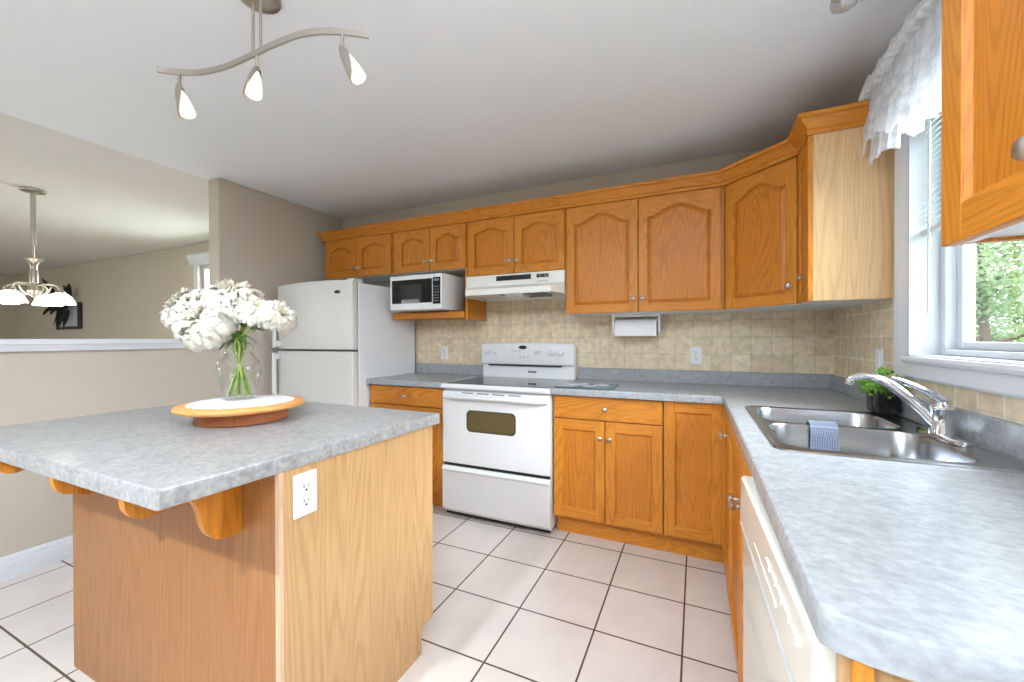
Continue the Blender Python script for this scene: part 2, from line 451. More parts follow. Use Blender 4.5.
# ------------------------------------------------------------------ mesh helpers
class MB:
    """Collects shapes (world coordinates, through an optional matrix) into one mesh object."""
    def __init__(self, mat=None):
        self.bm = bmesh.new()
        self.M = mat or Matrix()

    def add(self, verts, faces, mi=0, smooth=False):
        vs = [self.bm.verts.new(self.M @ Vector(v)) for v in verts]
        for f in faces:
            try:
                fc = self.bm.faces.new([vs[i] for i in f])
                fc.material_index = mi
                fc.smooth = smooth
            except ValueError:
                pass
        return self

    def merge(self, tmp, mi=0, smooth=False):
        tmp.verts.ensure_lookup_table()
        tmp.verts.index_update()
        self.add([v.co.copy() for v in tmp.verts], [[v.index for v in f.verts] for f in tmp.faces], mi, smooth)
        tmp.free()
        return self

    def box(self, x0, x1, y0, y1, z0, z1, mi=0, bev=0.0, seg=2, smooth=False):
        x0, x1 = min(x0, x1), max(x0, x1)
        y0, y1 = min(y0, y1), max(y0, y1)
        z0, z1 = min(z0, z1), max(z0, z1)
        t = bmesh.new()
        v = [t.verts.new(c) for c in ((x0, y0, z0), (x1, y0, z0), (x1, y1, z0), (x0, y1, z0), (x0, y0, z1), (x1, y0, z1), (x1, y1, z1), (x0, y1, z1))]
        for f in ((3, 2, 1, 0), (4, 5, 6, 7), (0, 1, 5, 4), (1, 2, 6, 5), (2, 3, 7, 6), (3, 0, 4, 7)):
            t.faces.new([v[i] for i in f])
        if bev > 0:
            bmesh.ops.bevel(t, geom=list(t.edges), offset=bev, segments=seg, profile=0.5, affect='EDGES', clamp_overlap=True)
        return self.merge(t, mi, smooth)

    def prism(self, poly, axis, a, b, mi=0, bev=0.0, seg=2, smooth=False):
        """poly: 2-D points in the plane across axis (x: y,z / y: x,z / z: x,y), pushed from a to b."""
        def at(p, w):
            return {'x': (w, p[0], p[1]), 'y': (p[0], w, p[1]), 'z': (p[0], p[1], w)}[axis]
        t = bmesh.new()
        A = [t.verts.new(at(p, a)) for p in poly]
        B = [t.verts.new(at(p, b)) for p in poly]
        n = len(poly)
        t.faces.new(A)
        t.faces.new(B[::-1])
        for i in range(n):
            t.faces.new((A[i], B[i], B[(i + 1) % n], A[(i + 1) % n]))
        bmesh.ops.recalc_face_normals(t, faces=t.faces)
        if bev > 0:
            es = [e for e in t.edges if len(e.link_faces) == 2 and e.calc_face_angle(0) > 0.5]
            bmesh.ops.bevel(t, geom=es, offset=bev, segments=seg, profile=0.5, affect='EDGES', clamp_overlap=True)
        return self.merge(t, mi, smooth)

    def loft(self, rings, cap0=False, cap1=False, closed=True, mi=0, smooth=True):
        n = len(rings[0])
        verts = [p for r in rings for p in r]
        faces = []
        for k in range(len(rings) - 1):
            for i in range(n if closed else n - 1):
                j = (i + 1) % n
                faces.append((k * n + i, k * n + j, (k + 1) * n + j, (k + 1) * n + i))
        if cap0:
            faces.append(tuple(range(n))[::-1])
        if cap1:
            faces.append(tuple((len(rings) - 1) * n + i for i in range(n)))
        return self.add(verts, faces, mi, smooth)

    def tube(self, path, r, n=10, mi=0, caps=True, smooth=True, flat=1.0):
        path = [Vector(p) for p in path]
        rad = r if isinstance(r, (list, tuple)) else [r] * len(path)
        rings = []
        side = None
        for i, p in enumerate(path):
            t = (path[min(i + 1, len(path) - 1)] - path[max(i - 1, 0)]).normalized()
            if side is None:
                ref = Vector((0, 0, 1)) if abs(t.z) < 0.9 else Vector((1, 0, 0))
                side = t.cross(ref).normalized()
            side = (side - t * side.dot(t)).normalized()
            o = t.cross(side)
            rings.append([p + side * (math.cos(2 * PI * k / n) * rad[i]) + o * (math.sin(2 * PI * k / n) * rad[i] * flat) for k in range(n)])
        return self.loft(rings, caps, caps, True, mi, smooth)

    def lathe(self, prof, c=(0, 0, 0), axis=(0, 0, 1), n=28, mi=0, smooth=True, cap0=False, cap1=False):
        """prof: (radius, height along axis) from c."""
        a = Vector(axis).normalized()
        ref = Vector((0, 0, 1)) if abs(a.z) < 0.9 else Vector((1, 0, 0))
        s = a.cross(ref).normalized()
        o = a.cross(s)
        c = Vector(c)
        rings = [[c + a * h + (s * math.cos(2 * PI * k / n) + o * math.sin(2 * PI * k / n)) * max(r, 1e-4) for k in range(n)] for r, h in prof]
        return self.loft(rings, cap0, cap1, True, mi, smooth)

    def build(self, name, mats, parent=None, sharp=0.6):
        me = bpy.data.meshes.new(name)
        bmesh.ops.recalc_face_normals(self.bm, faces=self.bm.faces)
        r = root_of(parent)
        if r is not None:
            bmesh.ops.translate(self.bm, verts=self.bm.verts, vec=-Vector(r.location))
        self.bm.to_mesh(me)
        self.bm.free()
        for m in (mats if isinstance(mats, (list, tuple)) else [mats]):
            me.materials.append(M[m])
        if any(p.use_smooth for p in me.polygons):
            try:
                me.set_sharp_from_angle(angle=sharp)
            except Exception:
                pass
        o = bpy.data.objects.new(name, me)
        COL.objects.link(o)
        if parent is not None:
            o.parent = parent
        return o

def root_of(o):
    while o is not None and o.parent is not None:
        o = o.parent
    return o

def tag(o, label, cat, group=None):
    o['label'] = label
    o['category'] = cat
    if group:
        o['group'] = group
    return o

def thing(name, loc, label, cat, group=None):
    o = bpy.data.objects.new(name, None)
    o.empty_display_size = 0.1
    o.location = loc
    COL.objects.link(o)
    return tag(o, label, cat, group)

def struct(o):
    o['kind'] = 'structure'
    return o

def rrect(x0, x1, y0, y1, r, n=6):
    pts = []
    for cx, cy, a in ((x1 - r, y1 - r, 0), (x0 + r, y1 - r, 90), (x0 + r, y0 + r, 180), (x1 - r, y0 + r, 270)):
        for k in range(n + 1):
            t = math.radians(a + 90 * k / n)
            pts.append((cx + r * math.cos(t), cy + r * math.sin(t)))
    return pts

def inset(pts, d):
    """Inset of a counter-clockwise outline (concave corners kept)."""
    n = len(pts)
    out = []
    for i in range(n):
        a, b, c = Vector(pts[i - 1]), Vector(pts[i]), Vector(pts[(i + 1) % n])
        e1, e2 = (b - a).normalized(), (c - b).normalized()
        n1, n2 = Vector((-e1.y, e1.x)), Vector((-e2.y, e2.x))
        k = (n1 + n2)
        k = k / max(0.3, k.dot(n1)) if k.length > 1e-6 else n1
        out.append((b.x + k.x * d, b.y + k.y * d))
    return out

def slab(mb, outline, z0, z1, r=0.006, holes=(), mi=0):
    """A flat slab with a rounded top edge and optional holes."""
    o1, o2 = inset(outline, r * 0.3), inset(outline, r)
    rings = [[(x, y, z0) for x, y in outline], [(x, y, z1 - r) for x, y in outline], [(x, y, z1 - r * 0.3) for x, y in o1], [(x, y, z1) for x, y in o2]]
    mb.loft(rings, False, False, True, mi, True)
    for z, ring in ((z1, o2), (z0, outline)):
        t = bmesh.new()
        es = []
        for loop in [ring] + list(holes):
            vs = [t.verts.new((x, y, z)) for x, y in loop]
            es += [t.edges.new((vs[i], vs[(i + 1) % len(vs)])) for i in range(len(vs))]
        bmesh.ops.triangle_fill(t, edges=es, use_beauty=True, normal=(0, 0, 1))
        mb.merge(t, mi, False)
    for h in holes:
        mb.loft([[(x, y, z0) for x, y in h], [(x, y, z1) for x, y in h]], False, False, True, mi, True)

# ------------------------------------------------------------------ setting
BK = -3.0        # wall behind the camera
FARX = -11.4     # far end of the living room
mb = MB(); mb.box(FARX - 0.1, XR + 0.2, BK - 0.15, YB + 0.15, -0.1, 0.0)
struct(mb.build('floor', 'floor'))
mb = MB(); mb.box(XL - 0.125, XR + 0.2, BK - 0.15, YB + 0.15, ZC, ZC + 0.12)
struct(mb.build('ceiling', 'ceiling'))
mb = MB(); mb.box(FARX - 0.1, XL - 0.125, BK - 0.15, YB + 0.15, ZC + 0.004, ZC + 0.12)
struct(mb.build('ceiling_dining', 'ceiling_dining'))

def wall_with_hole(name, axis, p0, p1, a0, a1, z1, hole, mat):
    """Wall slab between p0 and p1 on axis, spanning a0..a1, with one opening (a, b, zlow, zhigh)."""
    m = MB()
    def bx(a, b, c, d):
        if axis == 'x':
            m.box(p0, p1, a, b, c, d)
        else:
            m.box(a, b, p0, p1, c, d)
    ha, hb, hz0, hz1 = hole
    bx(a0, ha, 0, z1); bx(hb, a1, 0, z1); bx(ha, hb, 0, hz0); bx(ha, hb, hz1, z1)
    bmesh.ops.remove_doubles(m.bm, verts=m.bm.verts, dist=1e-5)
    return struct(m.build(name, mat))

WY0, WY1, WZ0, WZ1 = 1.09, 2.035, 1.145, 2.12          # sink window opening
wall_with_hole('wall_right', 'x', XR, XR + 0.16, BK - 0.15, YB, ZC, (WY0, WY1, WZ0, WZ1), 'wall')
DX0, DX1, DZ0, DZ1 = -5.62, -4.6, 0.9, 2.14            # dining window opening
wall_with_hole('wall_back', 'y', YB, YB + 0.15, FARX - 0.1, XR + 0.16, ZC, (DX0, DX1, DZ0, DZ1), 'wall')
mb = MB(); mb.box(-4.4, XR + 0.16, BK - 0.15, BK, 0, ZC)
struct(mb.build('wall_front', 'wall'))
wall_with_hole('wall_front_living', 'y', BK - 0.15, BK, FARX - 0.1, -4.4, ZC, (-8.9, -6.1, 0.6, 2.2), 'wall')  # opening added out of view to let the living room light in
mb = MB(); mb.box(FARX - 0.1, FARX, BK, YB, 0, ZC)
struct(mb.build('wall_far', 'wall'))
mb = MB(); mb.box(XL - 0.125, XL, 1.825, YB, 0, ZC, bev=0.010)
struct(mb.build('wall_left', 'wall'))
mb = MB(); mb.box(XL - 0.125, XL, BK, 1.825, 0, 1.16)
struct(mb.build('wall_half', 'wall'))
# cap of the half wall: a board over a small moulding
mb = MB()
mb.prism([(XL + 0.005, 1.155), (XL + 0.022, 1.155), (XL + 0.026, 1.17), (XL + 0.034, 1.19), (XL + 0.042, 1.192), (XL + 0.042, 1.214), (XL + 0.036, 1.22), (XL - 0.161, 1.22), (XL - 0.167, 1.214), (XL - 0.167, 1.192), (XL - 0.145, 1.17), (XL - 0.135, 1.155)], 'y', BK, 1.825)
struct(mb.build('trim_1', 'trim'))
mb = MB()
mb.prism([(XL, 0), (XL + 0.018, 0), (XL + 0.018, 0.075), (XL + 0.012, 0.085), (XL + 0.012, 0.1), (XL + 0.006, 0.112), (XL, 0.115)], 'y', BK, YB)
struct(mb.build('baseboard_left', 'trim'))

# tiled splashback fields
mb = MB(); mb.box(-2.30, XR - 0.006, YB - 0.006, YB, 0.9, 1.76)
struct(mb.build('trim_2', 'tile_back'))
mb = MB(); mb.box(XR - 0.006, XR, 2.138, YB - 0.006, 0.9, 1.42)
mb.box(XR - 0.006, XR, 0.98, 2.138, 0.9, 1.066)
struct(mb.build('trim_3', 'tile_side'))

# sink window: casing, jambs, vinyl frame, sashes, glass
CS = 0.098
mb = MB()
def casing_v(y0, y1, z0, z1):
    s = 1 if y1 > y0 else -1
    prof = [(y0, XR), (y0, XR - 0.012), (y0 + s * 0.02, XR - 0.014), (y0 + s * 0.055, XR - 0.020), (y1 - s * 0.02, XR - 0.022), (y1 - s * 0.008, XR - 0.018), (y1, XR - 0.018), (y1, XR)]
    mb.prism([(x, y) for y, x in prof], 'z', z0, z1)
casing_v(WY1, WY1 + CS, 1.062, WZ1 + CS)
casing_v(WY0, WY0 - CS, 1.062, WZ1 + CS)
def casing_h(z0, z1):
    s = 1 if z1 > z0 else -1
    prof = [(XR, z0), (XR - 0.012, z0), (XR - 0.014, z0 + s * 0.02), (XR - 0.020, z0 + s * 0.055), (XR - 0.022, z1 - s * 0.02), (XR - 0.018, z1 - s * 0.008), (XR - 0.018, z1), (XR, z1)]
    mb.prism(prof, 'y', WY0, WY1)
casing_h(WZ1, WZ1 + CS)
mb.prism([(XR, 1.062), (XR - 0.016, 1.062), (XR - 0.020, 1.07), (XR - 0.016, 1.118), (XR - 0.028, 1.122), (XR - 0.032, 1.132), (XR - 0.026, 1.144), (XR, 1.145)], 'y', WY0 - 0.001, WY1 + 0.001)
cas = struct(mb.build('window_1', 'trim'))
mb = MB()
for a, b, c, d in ((WY1 - 0.012, WY1, WZ0, WZ1), (WY0, WY0 + 0.012, WZ0, WZ1), (WY0, WY1, WZ1 - 0.012, WZ1), (WY0, WY1, WZ0, WZ0 + 0.004)):
    mb.box(XR - 0.012, XR + 0.16, a, b, c, d)
mb.build('jamb', 'vinyl', cas)
def frame_ring(m, x0, x1, y0, y1, z0, z1, w, wb, bev=0.004):
    m.box(x0, x1, y0, y0 + w, z0, z1, bev=bev); m.box(x0, x1, y1 - w, y1, z0, z1, bev=bev)
    m.box(x0, x1, y0 + w, y1 - w, z0, z0 + wb, bev=bev); m.box(x0, x1, y0 + w, y1 - w, z1 - w, z1, bev=bev)
mb = MB()
frame_ring(mb, XR + 0.075, XR + 0.15, WY0 + 0.012, WY1 - 0.012, WZ0 + 0.004, WZ1 - 0.012, 0.034, 0.022)
mb.build('window_frame', 'vinyl', cas)
mb = MB()
YM = (WY0 + WY1) / 2
frame_ring(mb, XR + 0.105, XR + 0.14, YM - 0.02, WY1 - 0.046, WZ0 + 0.026, WZ1 - 0.046, 0.036, 0.028)
s1 = mb.build('sash', 'vinyl', cas)
mb = MB(); mb.box(XR + 0.121, XR + 0.124, YM + 0.014, WY1 - 0.080, WZ0 + 0.05, WZ1 - 0.080)
mb.build('pane', 'glass', s1)
mb = MB()
frame_ring(mb, XR + 0.085, XR + 0.104, WY0 + 0.046, YM + 0.02, WZ0 + 0.026, WZ1 - 0.046, 0.036, 0.028)
s2 = mb.build('sash', 'vinyl', cas)
mb = MB(); mb.box(XR + 0.093, XR + 0.096, WY0 + 0.080, YM - 0.014, WZ0 + 0.05, WZ1 - 0.080)
mb.build('pane', 'glass', s2)

# dining window, seen past the end of the left wall
mb = MB()
YD = YB
mb.box(DX0 - 0.10, DX0, YD - 0.02, YD, DZ0 - 0.1, DZ1, bev=0.004)
mb.box(DX1, DX1 + 0.10, YD - 0.02, YD, DZ0 - 0.1, DZ1, bev=0.004)
mb.prism([(YD, DZ1), (YD - 0.024, DZ1), (YD - 0.026, DZ1 + 0.06), (YD - 0.05, DZ1 + 0.085), (YD - 0.06, DZ1 + 0.11), (YD - 0.06, DZ1 + 0.13), (YD, DZ1 + 0.13)], 'x', DX0 - 0.17, DX1 + 0.17)
mb.box(DX0 - 0.13, DX1 + 0.13, YD - 0.05, YD, DZ0 - 0.03, DZ0, bev=0.006)
w2 = struct(mb.build('window_2', 'trim'))
mb = MB()
for a, b, c, d in ((DX0, DX0 + 0.05, DZ0, DZ1), (DX1 - 0.05, DX1, DZ0, DZ1), (DX0 + 0.05, DX1 - 0.05, DZ0, DZ0 + 0.05), (DX0 + 0.05, DX1 - 0.05, DZ1 - 0.05, DZ1)):
    mb.box(a, b, YD + 0.03, YD + 0.10, c, d, bev=0.004)
mb.build('window_frame', 'vinyl', w2)
mb = MB(); mb.box(DX0 + 0.05, DX1 - 0.05, YD + 0.06, YD + 0.064, DZ0 + 0.05, DZ1 - 0.05)
mb.build('pane', 'glass', w2)

# ------------------------------------------------------------------ cabinet doors and knobs
def knob(parent, Mx, u, z, d0):
    m = MB(Mx)
    m.lathe([(0.0001, 0.002), (0.009, 0.001), (0.009, 0.003), (0.0055, 0.006), (0.0055, 0.014), (0.010, 0.018), (0.0145, 0.022), (0.0150, 0.026), (0.012, 0.030), (0.005, 0.0325), (0.0001, 0.033)], (u, d0, z), (0, -1, 0), 18)
    return m.build('knob', 'nickel', parent)

def door(parent, Mx, W, H, arch=0.0, kn=None, sw=0.055, rail='oak_x', mats=('oak', 'oak_panel'), name='door', th=0.02):
    """Framed door, front at local y = -th; u = local x from the viewer's left, arch = height of the cathedral top."""
    m = MB(Mx)
    g = 0.0015
    x0, x1, z0, z1 = g, W - g, g, H - g
    bw = 0.0025
    m.box(x0, x0 + sw, -th, 0, z0, z1, 0, bw)
    m.box(x1 - sw, x1, -th, 0, z0, z1, 0, bw)
    a, b = x0 + sw, x1 - sw
    m.box(a - 0.001, b + 0.001, -th, 0, z0, z0 + sw, 1, bw)
    zt = z1 - sw - 0.004
    xc, hw = (a + b) / 2, (b - a) / 2
    N = 24
    def top(x, d=0.0):
        if arch <= 0:
            return zt - d
        t = min(1, abs(x - xc) / (hw * 0.92))
        return zt - arch + arch * (0.5 + 0.5 * math.cos(PI * t)) ** 0.8 - d
    xs = [a - 0.001 + (b - a + 0.002) * k / N for k in range(N + 1)]
    poly = [(x, top(x)) for x in xs] + [(b + 0.001, z1), (a - 0.001, z1)]
    m.prism(poly, 'y', -th, 0, 1, bw if arch <= 0 else 0.0)
    dr = m.build(name, [mats[0], rail], parent)
    # panel: a sunk groove round a raised (arched) or flat field
    p = MB(Mx)
    def ring(ins, y):
        aa, bb = a + ins, b - ins
        up_ = [(bb - (bb - aa) * k / N) for k in range(N + 1)]
        pts = [(aa, y, z0 + sw + ins), (bb, y, z0 + sw + ins)]
        for x in up_:
            s = a + (x - aa) / max(1e-6, bb - aa) * (b - a)
            pts.append((x, y, top(s, ins)))
        return pts
    if arch > 0:
        R = [ring(-0.003, -0.0085), ring(0.003, -0.0085), ring(0.020, -th + 0.004), ring(0.021, -th + 0.003)]
    else:
        R = [ring(-0.003, -th + 0.002), ring(0.001, -th + 0.002), ring(0.008, -0.009), ring(0.010, -0.0085)]
    p.loft(R, False, True, True, 0, False)
    p.build('panel', mats[1], dr)
    if kn:
        knob(dr, Mx, kn[0], kn[1], -th)
    return dr

def drawer(parent, Mx, W, H, kn=True, rail='oak_x', th=0.02):
    m = MB(Mx)
    m.box(0.0015, W - 0.0015, -th, 0, 0.0015, H - 0.0015, 0, 0.004)
    d = m.build('drawer', rail, parent)
    if kn:
        knob(d, Mx, W / 2, H / 2, -th)
    return d

def face(x, y, z, ang=0):
    return Matrix.Translation((x, y, z)) @ Matrix.Rotation(math.radians(ang), 4, 'Z')

# ------------------------------------------------------------------ wall cabinets along the back wall
UF = 2.68                 # face frame plane (doors stand 20 mm proud)
UT = 2.10                 # door tops
def wall_cab(name, x0, x1, z0, label, doors, knob_dz=0.075, arch=0.035, side_r=False):
    t = thing(name, ((x0 + x1) / 2, YB, z0), label, 'cabinet', 'oak wall cabinets on the back wall')
    m = MB()
    m.box(x0, x1, UF, YB - 0.006, z0 + 0.004, UT + 0.06, 0, 0.001, 1)
    m.box(x0, x1, UF - 0.0005, YB - 0.006, z0, z0 + 0.004, 1)
    m.build('body', ['oak', 'melamine'], t)
    for (a, b, side) in doors:
        W, H = b - a, UT - z0 - 0.006
        ku = W - 0.029 if side == 'r' else 0.029
        door(t, face(a, UF, z0 + 0.003), W, H, arch, (ku, knob_dz))
    return t
wall_cab('fridge_cabinet', -3.10, -2.308, 1.755, 'short two-door oak wall cabinet directly above the white refrigerator', [(-3.075, -2.70, 'r'), (-2.698, -2.318, 'l')])
mc = wall_cab('microwave_cabinet', -2.306, -1.585, 1.752, 'short two-door oak wall cabinet with open shelf holding the microwave', [(-2.266, -1.928, 'r'), (-1.926, -1.598, 'l')])
wall_cab('hood_cabinet', -1.583, -0.812, 1.682, 'short two-door oak wall cabinet directly above the range hood', [(-1.578, -1.195, 'r'), (-1.193, -0.816, 'l')], 0.09)
wall_cab('tall_wall_cabinet', -0.810, 0.148, 1.378, 'tall two-door oak wall cabinet right of the range hood', [(-0.806, -0.336, 'r'), (-0.334, 0.133, 'l')], 0.085, 0.06)
# shelf and side panel under the microwave cabinet
m = MB()
m.prism([(-2.300, 2.955)] + [(-2.300, 2.67)] + [(-2.300 + 0.03 * (1 - math.cos(k * PI / 12)), 2.67 - 0.03 * math.sin(k * PI / 12)) for k in range(1, 7)] + [(-1.604, 2.64), (-1.604, 2.955)], 'z', 1.378, 1.426, 0, 0.004)
m.build('shelf', 'oak_x', mc)
m = MB(); m.box(-1.604, -1.586, 2.665, 2.972, 1.362, 1.752, 0, 0.003)
m.build('side_panel', 'oak', mc)

# diagonal corner cabinet and the narrow one on the right wall
PA, PB = Vector((0.150, UF)), Vector((0.466, 2.378))
ang = math.degrees(math.atan2(PB.y - PA.y, PB.x - PA.x))
L = (PB - PA).length
ZU = 1.378
cc = thing('corner_wall_cabinet', (0.6, 2.85, ZU), 'single-door oak wall cabinet set diagonally across the corner', 'cabinet', 'oak wall cabinets in the corner')
poly = [(PA.x, YB - 0.006), (PA.x, PA.y), (PB.x, PB.y), (XR - 0.006, PB.y), (XR - 0.006, YB - 0.006)]
m = MB()
m.prism(poly, 'z', ZU + 0.004, UT + 0.06, 0)
m.prism(poly, 'z', ZU, ZU + 0.004, 1)
m.build('body', ['oak', 'melamine'], cc)
door(cc, face(PA.x, PA.y, ZU + 0.003, ang) @ Matrix.Translation((0.022, 0, 0)), L - 0.034, UT - ZU - 0.006, 0.06, (L - 0.034 - 0.03, 0.092))
YE = 2.165
nc = thing('narrow_wall_cabinet', (0.62, 2.27, ZU), 'narrow oak wall cabinet with pale end panel beside the window', 'cabinet', 'oak wall cabinets in the corner')
m = MB()
m.box(0.466, XR - 0.006, YE + 0.006, 2.376, ZU + 0.004, UT + 0.06, 0)
m.box(0.466, XR - 0.006, YE + 0.006, 2.376, ZU, ZU + 0.004, 1)
m.build('body', ['oak', 'melamine'], nc)
m = MB()
m.box(0.462, XR - 0.001, YE, YE + 0.006, ZU - 0.001, UT + 0.06, 0)
ep = m.build('end_panel', 'oak_pale', nc)
ep['label'] = 'pale oak end panel'
m = MB(); m.box(0.446, 0.466, YE - 0.001, YE + 0.016, ZU, UT, 0, 0.002)
m.build('corner_strip', 'oak', nc)
door(nc, face(0.466, 2.370, ZU + 0.003, -90), 0.188, UT - ZU - 0.006, 0.04, (0.160, 0.105), sw=0.045, rail='oak_y')

# crown moulding carried along the tops of all these cabinets
prof = [(0.0, UT + 0.002), (0.010, UT + 0.002), (0.014, UT + 0.006), (0.014, UT + 0.020), (0.010, UT + 0.023), (0.016, UT + 0.028), (0.022, UT + 0.040), (0.038, UT + 0.058), (0.041, UT + 0.064), (0.052, UT + 0.066), (0.054, UT + 0.070), (0.054, UT + 0.082), (0.0, UT + 0.084)]
path = [Vector((-3.102, YB - 0.008)), Vector((-3.102, UF - 0.004)), Vector((PA.x - 0.006, UF - 0.004)), Vector((PB.x - 0.012, PB.y - 0.006)), Vector((PB.x - 0.012, YE - 0.001)), Vector((XR - 0.002, YE - 0.001))]
def offs(path, d):
    out = []
    for i, p in enumerate(path):
        e1 = (p - path[i - 1]).normalized() if i > 0 else (path[1] - p).normalized()
        e2 = (path[i + 1] - p).normalized() if i < len(path) - 1 else e1
        n1, n2 = Vector((e1.y, -e1.x)), Vector((e2.y, -e2.x))
        k = n1 + n2
        k = k / max(0.2, k.dot(n1))
        out.append(p + k * d)
    return out
def outward(d):
    q = [Vector((p.x, p.y)) for p in path]
    return offs(q, d)
rings = []
cols = [outward(d) for d, z in prof]
for i in range(len(path)):
    rings.append([(cols[k][i].x, cols[k][i].y, prof[k][1]) for k in range(len(prof))])
m = MB()
m.loft(rings, True, True, True, 0, False)
tag(m.build('crown_moulding', 'oak_x'), 'honey oak crown moulding running along the tops of the wall cabinets', 'moulding')

# cabinet right of the window, close to the camera
CX, CY1, CY0, CZ = 0.419, 0.986, 0.426, 1.372
rc = thing('window_cabinet', (0.6, 0.7, CZ), 'oak wall cabinet right of the window with grey underside', 'cabinet')
m = MB()
m.box(CX, XR - 0.001, CY0, CY1, CZ + 0.02, 2.2, 0, 0.001, 1)
m.box(CX, XR - 0.001, CY1 - 0.016, CY1, CZ + 0.006, CZ + 0.02, 0)
m.box(CX, XR - 0.001, CY0, CY0 + 0.016, CZ + 0.006, CZ + 0.02, 0)
m.box(CX + 0.004, XR - 0.001, CY0 + 0.016, CY1 - 0.016, CZ + 0.012, CZ + 0.0199, 1)
m.box(CX, CX + 0.018, CY0 + 0.016, CY1 - 0.016, CZ + 0.006, CZ + 0.0119, 1)
m.build('body', ['oak', 'melamine'], rc)
door(rc, face(CX, CY1 - 0.001, CZ + 0.002, -90), 0.279, 0.82, 0.0, (0.252, 0.078), sw=0.062, rail='oak_y')
door(rc, face(CX, CY1 - 0.281, CZ + 0.002, -90), 0.278, 0.82, 0.0, (0.026, 0.078), sw=0.062, rail='oak_y')

# ------------------------------------------------------------------ base cabinets
BF = 2.398                # face frame plane of the back run
KY = 2.458                # toe kick plane
def base_cab(name, x0, x1, label, kx0=None, kx1=None):
    t = thing(name, ((x0 + x1) / 2, 2.69, 0), label, 'cabinet')
    m = MB()
    m.box(x0, x1, BF, YB - 0.008, 0.115, CU, 0, 0.001, 1)
    m.build('body', 'oak', t)
    m = MB()
    m.box(kx0 if kx0 is not None else x0, kx1 if kx1 is not None else x1, KY, KY + 0.018, 0, 0.115)
    m.build('toe_kick', 'oak_x', t)
    return t
lb = base_cab('drawer_base_cabinet', -2.285, -1.600, 'oak base cabinet between the refrigerator and the range')
drawer(lb, face(-2.278, BF, 0.728), 0.672, 0.138)
door(lb, face(-2.278, BF, 0.128), 0.672, 0.597, 0, (0.035, 0.52))
bb = base_cab('double_door_base_cabinet', -0.806, -0.168, 'oak base cabinet with drawer above two doors right of the range')
drawer(bb, face(-0.803, BF, 0.731), 0.633, 0.139)
door(bb, face(-0.803, BF, 0.130), 0.314, 0.598, 0, (0.287, 0.50))
door(bb, face(-0.487, BF, 0.130), 0.317, 0.598, 0, (0.028, 0.50))
# corner unit: one door on each run
RF = 0.139                # face plane of the right run
cb = thing('corner_base_cabinet', (0.4, 2.6, 0), 'oak corner base cabinet where the two counter runs meet', 'cabinet')
m = MB()
m.prism([(-0.166, BF), (RF, BF), (RF, 1.902), (XR - 0.008, 1.902), (XR - 0.008, YB - 0.008), (-0.166, YB - 0.008)], 'z', 0.115, CU - 0.19)
m.box(-0.166, RF + 0.02, BF, YB - 0.008, CU - 0.19, CU)
m.box(RF, RF + 0.02, 1.902, BF, CU - 0.19, CU)
m.build('body', 'oak', cb)
m = MB()
m.prism([(-0.166, KY), (0.205, KY), (0.205, 1.902), (0.222, 1.902), (0.222, KY + 0.018), (-0.166, KY + 0.018)], 'z', 0, 0.115)
m.build('toe_kick', 'oak_x', cb)
door(cb, face(-0.164, BF, 0.130), 0.292, 0.742, 0, None)
door(cb, face(RF, 2.372, 0.130, -90), 0.466, 0.742, 0, (0.44, 0.672), rail='oak_y')
sb = thing('sink_base_cabinet', (0.45, 1.55, 0), 'oak double-door base cabinet under the kitchen sink', 'cabinet')
m = MB()
m.box(RF, XR - 0.008, 1.205, 1.900, 0.115, CU - 0.19)
m.box(RF, RF + 0.02, 1.205, 1.900, CU - 0.19, CU)
m.build('body', 'oak', sb)
m = MB(); m.box(0.205, 0.222, 1.205, 1.900, 0, 0.115)
m.build('toe_kick', 'oak_y', sb)
door(sb, face(RF, 1.896, 0.130, -90), 0.498, 0.742, 0, (0.470, 0.585), rail='oak_y')
door(sb, face(RF, 1.396, 0.130, -90), 0.188, 0.742, 0, (0.030, 0.585), rail='oak_y', sw=0.045)
# end panel closing the run
ed = thing('counter_end_panel', (0.43, 0.55, 0), 'light oak end panel under the rounded near end of the counter', 'panel')
m = MB()
m.box(0.142, XR - 0.008, 0.546, 0.562, 0, CU - 0.001, 0, 0.001, 1)
m.build('board', 'oak_island', ed)
m = MB(); m.box(0.150, 0.168, 0.535, 0.5455, 0, CU - 0.001, 0, 0.002)  # narrow strip of darker oak on the board
m.build('darker_strip', 'oak', ed)

# ------------------------------------------------------------------ countertops
SX0, SX1, SY0, SY1 = 0.190, 0.706, 1.272, 2.062       # sink rim
hole = rrect(SX0 + 0.012, SX1 - 0.012, SY0 + 0.012, SY1 - 0.012, 0.05)
t = thing('countertop', (0.3, 2.3, CU), 'grey mottled L-shaped countertop carrying the sink', 'countertop')
FX, EY, YC = 0.124, 0.524, 2.350
outl = [(-0.806, YB - 0.007), (-0.806, YC), (FX - 0.006, YC), (FX, YC - 0.006)]
outl += [(FX, EY + 0.040), (FX + 0.003, EY + 0.026), (FX + 0.012, EY + 0.017), (FX + 0.035, EY + 0.009), (FX + 0.06, EY + 0.004), (FX + 0.09, EY + 0.001), (FX + 0.13, EY), (XR - 0.007, EY), (XR - 0.007, YB - 0.007)]
m = MB()
slab(m, outl, CU, CT, 0.007, [hole])
m.build('worktop', 'counter', t)
m = MB()
m.box(-0.806, XR - 0.024, YB - 0.024, YB - 0.0065, CT - 0.001, 0.998, 0, 0.004)
m.box(XR - 0.024, XR - 0.0065, EY, YB - 0.0065, CT - 0.001, 0.998, 0, 0.004)
m.build('upstand', 'counter', t)
t = thing('left_countertop', (-1.95, 2.65, CU), 'short grey countertop between the refrigerator and the range', 'countertop')
m = MB()
slab(m, [(-2.292, YC), (-1.598, YC), (-1.598, YB - 0.007), (-2.292, YB - 0.007)], CU, CT, 0.007)
